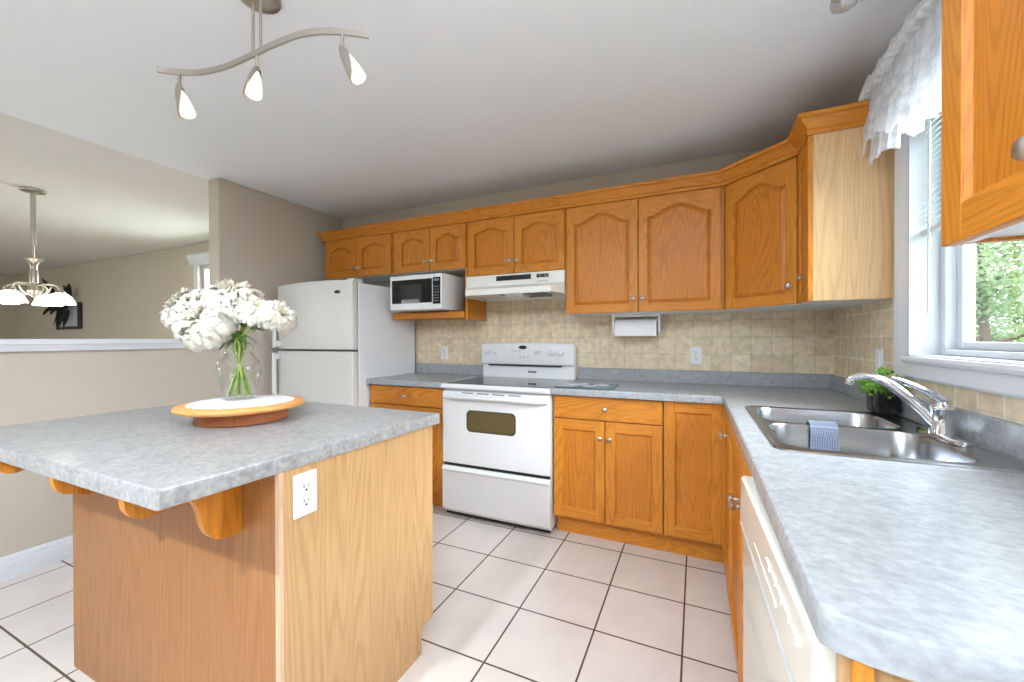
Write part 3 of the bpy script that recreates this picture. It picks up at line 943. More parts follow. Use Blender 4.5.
m.build('worktop', 'counter', t)
m = MB(); m.box(-2.292, -1.598, YB - 0.024, YB - 0.0065, CT - 0.001, 0.998, 0, 0.004)
m.build('upstand', 'counter', t)

# ------------------------------------------------------------------ sink, faucet, towel, plant
t = thing('kitchen_sink', (0.45, 1.67, CT), 'stainless steel double-bowl sink set in the grey counter', 'sink')
B1 = rrect(0.222, 0.624, 1.715, 2.030, 0.075, 8)
B2 = rrect(0.222, 0.630, 1.318, 1.680, 0.075, 8)
m = MB()
o0 = rrect(SX0, SX1, SY0, SY1, 0.045, 8)
m.loft([[(x, y, CT + 0.0005) for x, y in o0], [(x, y, CT + 0.004) for x, y in inset(o0, 0.003)], [(x, y, CT + 0.005) for x, y in inset(o0, 0.008)], [(x, y, CT + 0.002) for x, y in inset(o0, 0.014)]], False, False, True, 0, True)
tm = bmesh.new(); es = []
for loop in [inset(o0, 0.014), B1, B2]:
    vs = [tm.verts.new((x, y, CT + 0.002)) for x, y in loop]
    es += [tm.edges.new((vs[i], vs[(i + 1) % len(vs)])) for i in range(len(vs))]
bmesh.ops.triangle_fill(tm, edges=es, use_beauty=True, normal=(0, 0, 1))
m.merge(tm, 0, False)
m.build('rim', 'steel', t)
for Bw in (B1, B2):
    m = MB()
    R = [[(x, y, CT + 0.002) for x, y in Bw], [(x, y, CT - 0.004) for x, y in inset(Bw, 0.004)], [(x, y, CT - 0.12) for x, y in inset(Bw, 0.012)]]
    for k in range(1, 6):
        a = k / 5 * PI / 2
        R.append([(x, y, CT - 0.12 - 0.05 * math.sin(a)) for x, y in inset(Bw, 0.012 + 0.045 * (1 - math.cos(a)))])
    m.loft(R, False, True, True, 0, True)
    bw = m.build('bowl', 'steel', t, 1.2)
    cx, cy = sum(p[0] for p in Bw) / len(Bw), sum(p[1] for p in Bw) / len(Bw)
    m = MB(); m.lathe([(0.0001, 0.001), (0.02, 0.001), (0.03, 0.003), (0.042, 0.004), (0.045, 0.001)], (cx, cy, CT - 0.17))
    m.build('drain', 'chrome', bw)

t = thing('faucet', (0.664, 1.626, CT), 'chrome single-lever faucet at the back of the sink', 'faucet')
FX0, FY0, FZ0 = 0.664, 1.626, CT + 0.003
m = MB()
oo = [(FX0 + 0.030 * math.cos(a), FY0 + math.copysign(abs(math.sin(a)) ** 0.7, math.sin(a)) * 0.124) for a in [2 * PI * k / 40 for k in range(40)]]
m.loft([[(x, y, FZ0) for x, y in oo], [(x, y, FZ0 + 0.006) for x, y in oo], [(x, y, FZ0 + 0.011) for x, y in inset(oo, 0.005)], [(x, y, FZ0 + 0.013) for x, y in inset(oo, 0.012)]], False, True, True, 0, True)
m.build('base_plate', 'chrome', t)
m = MB()
m.lathe([(0.030, 0.010), (0.029, 0.02), (0.026, 0.035), (0.025, 0.075), (0.027, 0.082), (0.027, 0.09), (0.024, 0.098), (0.016, 0.108), (0.0001, 0.112)], (FX0, FY0, FZ0), n=32)
m.build('hub', 'chrome', t)
m = MB()
pts, rs = [], []
for k in range(15):
    s = k / 14
    x = FX0 - 0.012 - 0.168 * s
    z = FZ0 + 0.035 + 0.150 * math.sin(s * PI * 0.56) - 0.016 * s
    pts.append((x, FY0 + 0.004 + 0.088 * s, z)); rs.append(0.017 - 0.005 * s)
tip = Vector(pts[-1])
pts += [tip + Vector((-0.009, 0.005, -0.004)), tip + Vector((-0.012, 0.007, -0.013))]
rs += [0.0118, 0.0115]
m.tube(pts, rs, 14)
m.lathe([(0.0125, 0.0), (0.0135, -0.004), (0.0135, -0.018), (0.011, -0.022), (0.0001, -0.022)], tip + Vector((-0.0105, 0.006, -0.006)), n=18)
m.build('spout', 'chrome', t)
m = MB()
pts, rs = [], []
for k in range(10):
    s = k / 9
    pts.append((FX0 + 0.012 - 0.132 * s, FY0 - 0.006 * s, FZ0 + 0.100 + 0.108 * s - 0.034 * s * s)); rs.append([0.018, 0.019, 0.017, 0.014, 0.0125, 0.012, 0.0115, 0.011, 0.010, 0.007][k])
m.tube(pts, rs, 12, flat=0.75)
m.build('lever', 'chrome', t)

# dishcloth folded over the divider between the bowls
m = MB()
random.seed(4)
prof = [(1.661, 0.826), (1.662, 0.85), (1.664, 0.88), (1.667, 0.905), (1.674, 0.919), (1.688, 0.923), (1.705, 0.923), (1.718, 0.919), (1.726, 0.905), (1.729, 0.885), (1.731, 0.862)]
nu = 14
verts = []
for th in (0.0, 0.006):
    for i in range(nu + 1):
        u = i / nu
        for y, z in prof:
            w = 0.0022 * math.sin(u * 17 + z * 30)
            sgn = -1 if y < 1.697 else 1
            flatz = 1 if 0.915 < z else 0
            verts.append((0.350 + 0.076 * u + 0.004 * (0.92 - z) * 8 * (u - 0.5), y + sgn * (th if not flatz else 0) * 1 + sgn * abs(w), z + (th if flatz else 0)))
np_ = len(prof)
faces = []
off = (nu + 1) * np_
for b in (0, off):
    for i in range(nu):
        for k in range(np_ - 1):
            faces.append((b + i * np_ + k, b + (i + 1) * np_ + k, b + (i + 1) * np_ + k + 1, b + i * np_ + k + 1))
for k in range(np_ - 1):
    for i in (0, nu):
        faces.append((i * np_ + k, i * np_ + k + 1, off + i * np_ + k + 1, off + i * np_ + k))
for i in range(nu):
    for k in (0, np_ - 1):
        faces.append((i * np_ + k, (i + 1) * np_ + k, off + (i + 1) * np_ + k, off + i * np_ + k))
m.add(verts, faces, 0, True)
tag(m.build('dishcloth', 'towel', None, 1.2), 'small blue-grey checked cloth folded over the sink divider', 'cloth')

t = thing('potted_plant', (0.669, 2.055, CT + 0.0056), 'small leafy green plant in a black pot behind the sink', 'plant')
pc = Vector((0.669, 2.055, CT + 0.0056))
m = MB()
q = rrect(-0.046, 0.046, -0.043, 0.043, 0.02, 6)
m.loft([[(pc.x + x * s, pc.y + y * s, pc.z + z) for x, y in q] for s, z in ((0.86, 0.0), (0.93, 0.006), (0.97, 0.02), (1.0, 0.05), (1.0, 0.082), (0.97, 0.088), (0.92, 0.088), (0.9, 0.074))], True, True, True, 0, True)
m.build('pot', 'cord_black', t)
m = MB()
rnd = random.Random(11)
for k in range(420):
    a = rnd.uniform(0, 2 * PI); rr = rnd.random() ** 0.6
    c = Vector((pc.x + 0.062 * rr * math.cos(a), pc.y + 0.085 * rr * math.sin(a), pc.z + 0.072 + 0.10 * rnd.random() * (1.1 - 0.6 * rr)))
    d = Vector((math.cos(a) * rr + rnd.uniform(-.5, .5), math.sin(a) * rr + rnd.uniform(-.5, .5), rnd.uniform(-0.2, 0.8))).normalized()
    s = d.cross(Vector((rnd.uniform(-1, 1), rnd.uniform(-1, 1), rnd.uniform(-1, 1)))).normalized()
    n_ = d.cross(s) * 0.003
    l, w = rnd.uniform(0.012, 0.020), rnd.uniform(0.006, 0.009)
    m.add([c, c + d * l * 0.5 + s * w + n_, c + d * l, c + d * l * 0.5 - s * w + n_, c + d * l * 0.5 - n_], [(0, 1, 4), (1, 2, 4), (2, 3, 4), (3, 0, 4)], 0, False)
for k in range(40):
    a = rnd.uniform(0, 2 * PI); rr = rnd.random()
    m.tube([pc + Vector((0.03 * rr * math.cos(a), 0.03 * rr * math.sin(a), 0.07)), pc + Vector((0.050 * rr * math.cos(a), 0.065 * rr * math.sin(a), 0.13))], 0.0012, 5)
m.build('foliage', 'herb', t)

# ------------------------------------------------------------------ dishwasher (stands a touch out of line with the run)
t = thing('dishwasher', (0.118, 0.566, 0), 'glossy bisque dishwasher under the counter beside the sink cabinet', 'dishwasher')
DM = Matrix.Translation((0.122, 0.566, 0)) @ Matrix.Rotation(math.radians(1.75), 4, 'Z')
DWL = 0.614
m = MB(DM); m.box(0.022, 0.56, 0.004, DWL - 0.004, 0.10, CU - 0.006, 0, 0.002)
m.build('body', 'almond', t)
m = MB(DM); m.box(0.004, 0.022, 0.0, DWL, 0.125, 0.742, 0, 0.004)
dd = m.build('door', 'bisque', t)
m = MB(DM)
m.prism([(0.022, 0.748), (0.002, 0.748), (-0.002, 0.758), (-0.002, 0.765), (0.000, 0.858), (0.006, 0.864), (0.022, 0.864)], 'y', 0.0, DWL, 0)
cp = m.build('control_panel', 'bisque', t)
m = MB(DM); m.box(-0.0035, 0.0, 0.19, 0.40, 0.785, 0.792, 0, 0.001)
m.build('handle_recess', 'bisque', cp)
m = MB(DM); m.box(-0.0025, 0.003, 0.0, DWL, 0.7425, 0.7475)
m.build('panel_seam', 'lightgrey', cp)
for k in range(5):
    m = MB(DM); m.box(-0.004, 0.0, 0.06 + 0.045 * k, 0.09 + 0.045 * k, 0.815, 0.827, 0, 0.001)
    m.build('button', 'bisque', cp)
m = MB(DM); m.box(0.04, 0.06, 0.0, DWL, 0.0, 0.118)
m.build('toe_kick', 'black', t)

# ------------------------------------------------------------------ range
RX0, RX1 = -1.592, -0.812
RC = (RX0 + RX1) / 2
t = thing('kitchen_range', (RC, 2.65, 0), 'white freestanding electric range with black glass cooktop', 'range')
m = MB()
m.box(RX0 + 0.004, RX1 - 0.004, 2.362, 2.93, 0.03, 0.872, 0, 0.003)
for x in (RX0 + 0.05, RX1 - 0.05):
    for y in (2.42, 2.88):
        m.lathe([(0.018, 0.0), (0.018, 0.03)], (x, y, 0.0), n=12, cap0=True)
m.build('body', 'white_app', t)
m = MB(); m.box(RX0 + 0.01, RX1 - 0.01, 2.372, 2.38, 0.012, 0.06)  # black strip painting the shade below the range body
m.build('base_gap_shade', 'black', t)
m = MB(); m.box(RX0 + 0.006, RX1 - 0.006, 2.350, 2.3615, 0.350, 0.374)  # solid dark strip that paints the shade between door and drawer
m.build('drawer_gap_shade', 'painted_gap', t)
m = MB(); m.prism([(2.362, 0.052), (2.338, 0.052), (2.334, 0.058), (2.334, 0.315), (2.327, 0.320), (2.325, 0.328), (2.328, 0.336), (2.336, 0.340), (2.338, 0.350), (2.362, 0.350)], 'x', RX0 + 0.002, RX1 - 0.002, 0)
m.build('storage_drawer', 'white_app', t)
m = MB(); m.box(RX0 + 0.002, RX1 - 0.002, 2.334, 2.361, 0.372, 0.862, 0, 0.008, 3, True)
od = m.build('oven_door', 'white_app', t)
def bowed(ins):
    wq = rrect(-1.398 + ins, -1.038 - ins, 0.598 + ins, 0.738 - ins, 0.030, 6)
    return [(x, z + 0.010 * (1 - ((x - (-1.218)) / 0.18) ** 2) * (1 if z > 0.668 else -0.6)) for x, z in wq]
m = MB(); m.prism(bowed(0.0), 'y', 2.3335, 2.345)
wt = m.build('window_frame', 'dark_grey', od)
m = MB(); m.prism(bowed(0.010), 'y', 2.3325, 2.3345)
m.build('window_glass', 'oven_glass', wt)
m = MB()
pts = []
for k in range(13):
    s = k / 12
    pts.append((RX0 + 0.02 + (RX1 - RX0 - 0.04) * s, 2.333 - 0.034 * (1 - abs(2 * s - 1) ** 8), 0.822 + 0.006 * math.sin(s * PI)))
m.tube(pts, [0.016] * 13, 12, flat=0.75)
m.build('handle', 'white_app', od)
m = MB()
for k in range(4):
    x = RX0 + 0.16 + k * 0.115
    m.box(x, x + 0.085, 2.3325, 2.338, 0.8505, 0.8555)
m.build('vent_slot_shade', 'painted_gap', od)
m = MB()
m.prism([(2.335, 0.876), (2.322, 0.882), (2.318, 0.892), (2.320, 0.904), (2.330, 0.910), (2.90, 0.910), (2.90, 0.876)], 'x', RX0, RX1, 0, 0.0)
ck = m.build('cooktop', 'white_app', t)
m = MB(); m.box(RX0 + 0.016, RX1 - 0.016, 2.36, 2.865, 0.9095, 0.9125, 0, 0.001)
m.build('glass_top', 'cooktop_glass', ck)
for bx, by, br in ((-1.40, 2.50, 0.10), (-1.01, 2.50, 0.08), (-1.40, 2.74, 0.08), (-1.01, 2.74, 0.10)):
    m = MB(); m.lathe([(br - 0.002, 0.9127), (br + 0.001, 0.9129), (br + 0.003, 0.9127)], (bx, by, 0), n=40)
    m.build('burner_ring', 'grey', ck)
m = MB()
def bg_top(x):
    s = (x - RX0) / (RX1 - RX0)
    return 1.172 + 0.012 * math.sin(s * PI)
xs = [RX0 + 0.006 + (RX1 - RX0 - 0.012) * k / 20 for k in range(21)]
m.prism([(xs[0], 0.905), (xs[-1], 0.905)] + [(x, bg_top(x)) for x in xs[::-1]], 'y', 2.905, 2.968, 0, 0.012, 3, True)
xs2 = [x for x in xs]
m.prism([(xs[0] - 0.004, 1.012), (xs[-1] + 0.004, 1.012)] + [(x + 0.004 * (2 * (x - RX0) / (RX1 - RX0) - 1), bg_top(x) + 0.002) for x in xs[::-1]], 'y', 2.882, 2.95, 0, 0.014, 3, True)
bgd = m.build('backguard', 'white_app', t)
m = MB(); m.box(RX0 + 0.07, RX1 - 0.10, 2.8865, 2.906, 1.003, 1.0115)
m.build('vent_gap', 'black', bgd)
for x in (-1.540, -1.466, -0.985, -0.912):
    m = MB()
    m.lathe([(0.026, 0.0), (0.026, 0.004), (0.022, 0.008), (0.020, 0.020), (0.017, 0.024), (0.0001, 0.025)], (x, 2.882, 1.114), (0, -1, 0), 22)
    m.box(x - 0.004, x + 0.004, 2.853, 2.86, 1.096, 1.132, 0, 0.002)
    m.build('knob', 'white_app', bgd)
m = MB(); m.lathe([(0.0001, 0.003), (0.032, 0.003), (0.034, 0.0)], (-1.222, 2.882, 1.148), (0, -1, 0), 28)
for v in m.bm.verts:
    v.co.z = 1.148 + (v.co.z - 1.148) * 0.45
m.build('emblem', 'black', bgd)
for k, (dx, dz) in enumerate([(-0.10, 0), (-0.07, 0), (-0.04, -0.0), (0.10, 0.0), (0.13, 0), (0.0, -0.045), (0.03, -0.045), (-0.03, -0.045)]):
    m = MB(); m.lathe([(0.0001, 0.002), (0.009, 0.002), (0.010, 0.0)], (-1.21 + dx, 2.882, 1.118 + dz), (0, -1, 0), 14)
    m.build('button', 'lightgrey', bgd)
m = MB(); m.box(-1.125, -1.08, 2.879, 2.883, 1.096, 1.112, 0, 0.001)
m.build('clock_display', 'lightgrey', bgd)
m = MB()
for k in range(6):
    m.box(-1.185 + k * 0.0115, -1.177 + k * 0.0115, 2.9035, 2.906, 0.952, 0.966)
m.build('badge_letters', 'black', bgd)

# ------------------------------------------------------------------ range hood
t = thing('range_hood', (-1.2, 2.75, 1.51), 'almond range hood between the oak cabinets over the range', 'range hood')
HX0, HX1 = -1.583, -0.812
m = MB()
m.box(HX0, HX1, 2.640, YB - 0.008, 1.575, 1.681, 0, 0.003)
lip = [(HX0, YB - 0.008), (HX0, 2.63), (-1.505, 2.500), (-0.862, 2.500), (HX1, 2.63), (HX1, YB - 0.008)]
t1 = bmesh.new()
lo = [t1.verts.new((x, y, 1.522)) for x, y in lip]
mi_ = [t1.verts.new((x, y, 1.562)) for x, y in lip]
hi = [t1.verts.new((x, max(y, 2.640), 1.60)) for x, y in lip]
n = len(lip)
for A, B in ((lo, mi_), (mi_, hi)):
    for i in range(n):
        try:
            t1.faces.new((A[i], A[(i + 1) % n], B[(i + 1) % n], B[i]))
        except ValueError:
            pass
m.merge(t1, 0)
# underside pan: sunk, with a rim
inn = [(HX0 + 0.02, YB - 0.03), (HX0 + 0.02, 2.64), (-1.49, 2.522), (-0.875, 2.522), (HX1 - 0.02, 2.64), (HX1 - 0.02, YB - 0.03)]
m.loft([[(x, y, 1.522) for x, y in lip], [(x, y, 1.522) for x, y in inn], [(x, y, 1.545) for x, y in inn]], False, True, True, 0, False)
m.build('canopy', 'almond', t)
m = MB(); m.box(-1.30, -0.98, 2.60, 2.88, 1.530, 1.5445, 0, 0.002)
m.build('filter', 'grey', t)
m = MB(); m.prism([(2.60, 1.512), (2.66, 1.505), (2.72, 1.512), (2.72, 1.544), (2.60, 1.544)], 'x', -1.24, -1.10)
m.build('lamp_lens', 'almond', t)
m = MB(); m.box(-1.325, -1.055, 2.637, 2.641, 1.634, 1.668)
m.build('vent_grille', 'black', t)
m = MB(); m.box(-1.012, -0.925, 2.637, 2.641, 1.640, 1.664)
swp = m.build('switch_panel', 'black', t)
m = MB()
for x in (-0.995, -0.955):
    m.box(x, x + 0.022, 2.632, 2.6375, 1.645, 1.658, 0, 0.002)
m.build('rocker_switches', 'grey', swp)
m = MB(); m.box(-1.01, -0.93, 2.638, 2.641, 1.610, 1.618)
m.build('switch_label', 'lightgrey', t)

# ------------------------------------------------------------------ refrigerator
t = thing('refrigerator', (-2.71, 2.6, 0), 'white top-freezer refrigerator against the left wall', 'refrigerator')
GX0, GX1 = -3.118, -2.300
m = MB(); m.box(GX0 + 0.004, GX1, 2.286, 2.95, 0.03, 1.640, 0, 0.006)
m.build('cabinet_body', 'fridge_side', t)
def fdoor(name, z0, z1, crown):
    xs = [GX0 + (GX1 - GX0) * k / 16 for k in range(17)]
    poly = [(GX0, z0), (GX1, z0)] + [(x, z1 + crown * (1 - (2 * (x - GX0) / (GX1 - GX0) - 1) ** 2)) for x in xs[::-1]]
    mm_ = MB(); mm_.prism(poly, 'y', 2.222, 2.280, 0, 0.010, 3, True)
    return mm_.build(name, 'fridge_front', t)
fz = fdoor('freezer_door', 1.136, 1.650, 0.016)
fd = fdoor('fridge_door', 0.09, 1.122, 0.0)
m = MB(); m.box(GX0 + 0.01, GX1 - 0.01, 2.28, 2.288, 0.1, 1.64)
m.build('door_gasket', 'grey', t)
def fhandle(parent, z0, z1, free_end):
    pts = []
    for k in range(15):
        s = k / 14
        z = z0 + (z1 - z0) * s
        e = s if free_end == 'top' else 1 - s
        y = 2.170 + 0.05 * max(0, (e - 0.75) / 0.25) ** 1.5 + 0.002
        pts.append((GX0 + 0.030, y, z))
    mm_ = MB(); mm_.tube(pts, [0.013] * 15, 10, flat=1.4)
    zf = z0 + 0.03 if free_end == 'top' else z1 - 0.03
    mm_.box(GX0 + 0.018, GX0 + 0.044, 2.172, 2.224, zf - 0.025, zf + 0.025, 0, 0.006)
    return mm_.build('handle', 'white_app', parent)
fhandle(fz, 1.150, 1.50, 'top')
fhandle(fd, 0.70, 1.108, 'bottom')
m = MB(); m.lathe([(0.0001, 0.003), (0.030, 0.003), (0.032, 0.0)], (-2.449, 2.222, 1.570), (0, -1, 0), 28)
for v in m.bm.verts:
    v.co.z = 1.570 + (v.co.z - 1.570) * 0.42
em = m.build('emblem', 'black', fz)
m = MB(); m.box(GX1 - 0.07, GX1 - 0.01, 2.235, 2.34, 1.6405, 1.668, 0, 0.006)
m.build('hinge_cover', 'fridge_front', t)
m = MB(); m.box(GX0 + 0.01, GX1 - 0.01, 2.25, 2.29, 0.01, 0.085)
m.build('base_grille', 'lightgrey', t)

# ------------------------------------------------------------------ microwave
t = thing('microwave', (-1.95, 2.65, 1.426), 'white microwave with black door on the oak shelf', 'microwave')
NX0, NX1, NZ0, NZ1 = -2.190, -1.704, 1.436, 1.704
m = MB(); m.box(NX0, NX1, 2.516, 2.815, NZ0, NZ1, 0, 0.006)
for x in (NX0 + 0.05, NX1 - 0.05):
    for y in (2.69, 2.78):
        m.lathe([(0.012, 0), (0.012, 0.012)], (x, y, 1.426), n=10, cap0=True)
m.build('body', 'white_app', t)
m = MB(); m.box(NX0, NX1 - 0.085, 2.500, 2.5155, NZ0 + 0.004, NZ1 - 0.002, 0, 0.005)
md = m.build('door', 'white_app', t)
m = MB(); m.box(NX0 + 0.022, NX1 - 0.088, 2.497, 2.503, NZ0 + 0.052, NZ1 - 0.036, 0, 0.002)
mw = m.build('window', 'black_glass', md)
m = MB(); m.box(NX0 + 0.09, NX1 - 0.18, 2.4962, 2.4975, NZ0 + 0.085, NZ1 - 0.075)
m.build('window_mesh', 'black', mw)
m = MB(); m.box(NX1 - 0.084, NX1, 2.500, 2.5155, NZ0 + 0.004, NZ1 - 0.002, 0, 0.005)
mp_ = m.build('control_panel', 'white_app', t)
m = MB(); m.box(NX1 - 0.080, NX1 - 0.012, 2.497, 2.503, NZ0 + 0.040, NZ1 - 0.030, 0, 0.002)
m.build('panel_face', 'black_glass', mp_)
for r in range(6):
    for c in range(3):
        x = NX1 - 0.072 + c * 0.018
        z = NZ0 + 0.058 + r * 0.021
        m = MB(); m.box(x, x + 0.011, 2.4955, 2.4975, z, z + 0.009)
        m.build('button', 'grey', mp_)
m = MB(); m.box(NX1 - 0.070, NX1 - 0.022, 2.4958, 2.4975, NZ1 - 0.058, NZ1 - 0.040)
m.build('display', 'grey', mp_)

# ------------------------------------------------------------------ paper towel holder under the tall cabinet
t = thing('paper_towel_holder', (-0.37, 2.87, 1.378), 'white plastic paper towel holder mounted under the tall cabinet', 'holder')
m = MB()
m.box(-0.532, -0.218, 2.835, 2.92, 1.362, 1.378, 0, 0.003)
for x in (-0.532, -0.232):
    m.prism([(2.835, 1.366), (2.92, 1.366), (2.905, 1.27), (2.89, 1.25), (2.865, 1.25), (2.85, 1.27)], 'x', x, x + 0.014, 0, 0.003)
m.build('bracket', 'plate', t)
m = MB()
m.lathe([(0.0001, 0.0), (0.058, 0.0), (0.058, 0.27), (0.0001, 0.27)], (-0.511, 2.877, 1.288), (1, 0, 0), 36)
m.box(-0.510, -0.242, 2.8175, 2.8195, 1.232, 1.288)
tag(m.build('paper_towel_roll', 'paper'), 'white paper towel roll hanging in the holder under the cabinet', 'paper towel')

# ------------------------------------------------------------------ cutting board, outlets
t = thing('cutting_board', (-0.63, 2.5, CT), 'teal printed glass cutting board on the counter beside the range', 'cutting board')
m = MB()
slab(m, [(x, y) for x, y in rrect(-0.800, -0.445, 2.368, 2.620, 0.014, 4)], CT + 0.003, CT + 0.009, 0.002)
m.build('board', 'board_glass', t)
for x in (-0.78, -0.465):
    for y in (2.39, 2.60):
        m = MB(); m.lathe([(0.008, 0.0), (0.008, 0.0031)], (x, y, CT), n=12, cap0=True)
        m.build('foot', 'black', t)
rnd = random.Random(3)
m = MB()
for (cx, cy, r) in ((-0.70, 2.50, 0.05), (-0.60, 2.46, 0.042), (-0.54, 2.53, 0.05), (-0.66, 2.56, 0.035)):
    m.lathe([(0.0001, CT + 0.0095), (r, CT + 0.0095), (r, CT + 0.009)], (cx, cy, 0), n=16)
m.build('print', 'lightgrey', t)

def outlet(name, Mx, label, group=None, switch=False):
    """Wall plate in local x (across), z (up); front towards local -y."""
    o = thing(name, Mx.translation, label, 'outlet' if not switch else 'switch', group)
    m_ = MB(Mx)
    m_.box(-0.036, 0.036, -0.006, 0.0, -0.058, 0.058, 0, 0.003)
    p_ = m_.build('plate', 'plate', o)
    if switch:
        m_ = MB(Mx); m_.box(-0.016, 0.016, -0.010, -0.0055, -0.033, 0.033, 0, 0.002)
        m_.build('rocker', 'plate', o)
        return o
    for zc in (0.020, -0.020):
        m_ = MB(Mx)
        m_.prism([(x, z + zc) for x, z in rrect(-0.016, 0.016, -0.0145, 0.0145, 0.008, 5)], 'y', -0.0078, -0.0055)
        s_ = m_.build('socket', 'plate', o)
        m_ = MB(Mx)
        m_.box(-0.0085, -0.0060, -0.0084, -0.0070, zc - 0.001, zc + 0.008)
        m_.box(0.0060, 0.0082, -0.0084, -0.0070, zc, zc + 0.007)
        m_.lathe([(0.0001, 0.0006), (0.0032, 0.0006), (0.0032, 0.0)], (0, -0.0078, zc - 0.008), (0, -1, 0), 10)
        m_.build('slots', 'black', s_)
    m_ = MB(Mx); m_.lathe([(0.0001, 0.0008), (0.003, 0.0008), (0.0035, 0.0)], (0, -0.0062, 0), (0, -1, 0), 10)
    m_.build('screw', 'lightgrey', o)
    return o
outlet('wall_outlet', Matrix.Translation((-0.003, YB - 0.0062, 1.100)), 'white wall outlet on beige tiles right of the paper towel holder')
outlet('wall_outlet', Matrix.Translation((-2.000, YB - 0.0062, 1.092)), 'white wall outlet on beige tiles between refrigerator and range')
outlet('wall_switch', Matrix.Translation((XR - 0.0062, 2.305, 1.108)) @ Matrix.Rotation(math.radians(-90), 4, 'Z'), 'white switch plate on beige tiles above the potted plant', switch=True)

# ------------------------------------------------------------------ island
IX0, IX1, IY0, IY1 = -2.108, -0.965, 0.690, 1.345
t = thing('kitchen_island', (-1.55, 1.0, 0), 'oak island with grey mottled overhanging top', 'island')
m = MB()
m.box(IX0 + 0.001, IX1 - 0.018, IY0 + 0.018, IY1 - 0.001, 0.10, CU - 0.002, 0)
m.build('body', 'oak', t)
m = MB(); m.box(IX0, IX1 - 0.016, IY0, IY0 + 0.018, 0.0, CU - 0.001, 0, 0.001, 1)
fp = m.build('front_panel', 'oak_island_shaded', t)
fp['label'] = 'oak front panel under the overhang, its shade painted darker'
m = MB()
m.prism([(IY0 + 0.012, 0.0), (IY1 - 0.075, 0.0), (IY1 - 0.075, 0.085), (IY1 - 0.06, 0.10), (IY1, 0.10), (IY1, CU - 0.001), (IY0 + 0.012, CU - 0.001)], 'x', IX1 - 0.016, IX1, 0)
m.build('side_panel', 'oak_island', t)
m = MB(); m.box(IX1 - 0.016, IX1 + 0.0005, IY0 - 0.001, IY0 + 0.0118, 0.0, CU - 0.001, 0, 0.001, 1)
m.build('corner_strip', 'oak_edge', t)
m = MB(); m.box(IX0 + 0.02, IX1 - 0.0165, IY1 - 0.09, IY1 - 0.072, 0.0, 0.10)
m.build('toe_kick', 'oak', t)
m = MB()
TX0, TX1, TY0, TY1 = -2.205, -0.945, 0.437, 1.372
c = 0.004
slab(m, [(TX0, TY0), (TX1 - 0.026 - c, TY0), (TX1 - 0.026, TY0 + c), (TX1, TY1 - c), (TX1 - c, TY1), (TX0, TY1)], CU, CT, 0.005)
m.build('worktop', 'counter_island', t)
# corbels: S-shaped brackets under the overhang
def corbel_profile():
    key = [(IY0, 0.700), (IY0 - 0.014, 0.697), (IY0 - 0.040, 0.697), (IY0 - 0.062, 0.703), (IY0 - 0.082, 0.722), (IY0 - 0.095, 0.752), (IY0 - 0.102, 0.785), (IY0 - 0.112, 0.812), (IY0 - 0.126, 0.826), (IY0 - 0.145, 0.832), (IY0 - 0.165, 0.829), (IY0 - 0.185, 0.822), (IY0 - 0.204, 0.817), (IY0 - 0.222, 0.820), (IY0 - 0.237, 0.832), (IY0 - 0.245, 0.850), (IY0 - 0.247, CU - 0.001)]
    out = []
    for i in range(len(key) - 1):
        p0, p1, p2, p3 = [Vector(key[max(0, min(len(key) - 1, j))]) for j in (i - 1, i, i + 1, i + 2)]
        for k in range(4):
            u = k / 4
            q_ = 0.5 * ((2 * p1) + (p2 - p0) * u + (2 * p0 - 5 * p1 + 4 * p2 - p3) * u * u + (3 * p1 - p0 - 3 * p2 + p3) * u ** 3)
            out.append((q_.x, min(q_.y, CU - 0.001)))
    out.append(key[-1])
    out.append((IY0, CU - 0.001))
    return out
for x in (-1.115, -1.46, -1.85):
    m = MB(); m.prism(corbel_profile(), 'x', x - 0.024, x, 0, 0.0)
    m.build('corbel', 'oak', t)
outlet('island_outlet', Matrix.Translation((IX1 + 0.0002, 0.762, 0.797)) @ Matrix.Rotation(math.radians(90), 4, 'Z'), 'white outlet set into the pale side of the oak island')

# ------------------------------------------------------------------ lazy susan, doily, vase, peonies
TC = Vector((-1.545, 0.962, CT))
t = thing('lazy_susan', TC, 'round wooden turntable tray on the island', 'tray')
m = MB(); m.lathe([(0.0001, 0.0), (0.141, 0.0), (0.147, 0.003), (0.148, 0.040), (0.146, 0.0455), (0.0001, 0.0455)], TC, n=64)
m.build('base', 'tray_base', t)
m = MB(); m.lathe([(0.0001, 0.046), (0.195, 0.046), (0.203, 0.049), (0.207, 0.056), (0.205, 0.063), (0.198, 0.0665), (0.0001, 0.067)], TC, n=72)
m.build('tray_top', 'tray', t)
m = MB()
NN = 96
dz = CT + 0.0675
R = []
for s in (0.001, 0.5, 0.9, 1.0):
    R.append([(TC.x + s * (0.170 + (0.004 if k % 4 < 2 else -0.003) * (s > 0.95)) * math.cos(2 * PI * k / NN), TC.y + s * (0.165 + (0.004 if k % 4 < 2 else -0.003) * (s > 0.95)) * math.sin(2 * PI * k / NN), dz + 0.002) for k in range(NN)])
R.append([(x, y, dz) for x, y, z in R[-1]])
R.append([(x, y, dz) for x, y, z in R[0]])
m.loft(R, False, False, True, 0, False)
tag(m.build('doily', 'doily'), 'white and pink lace doily under the flower vase', 'doily')

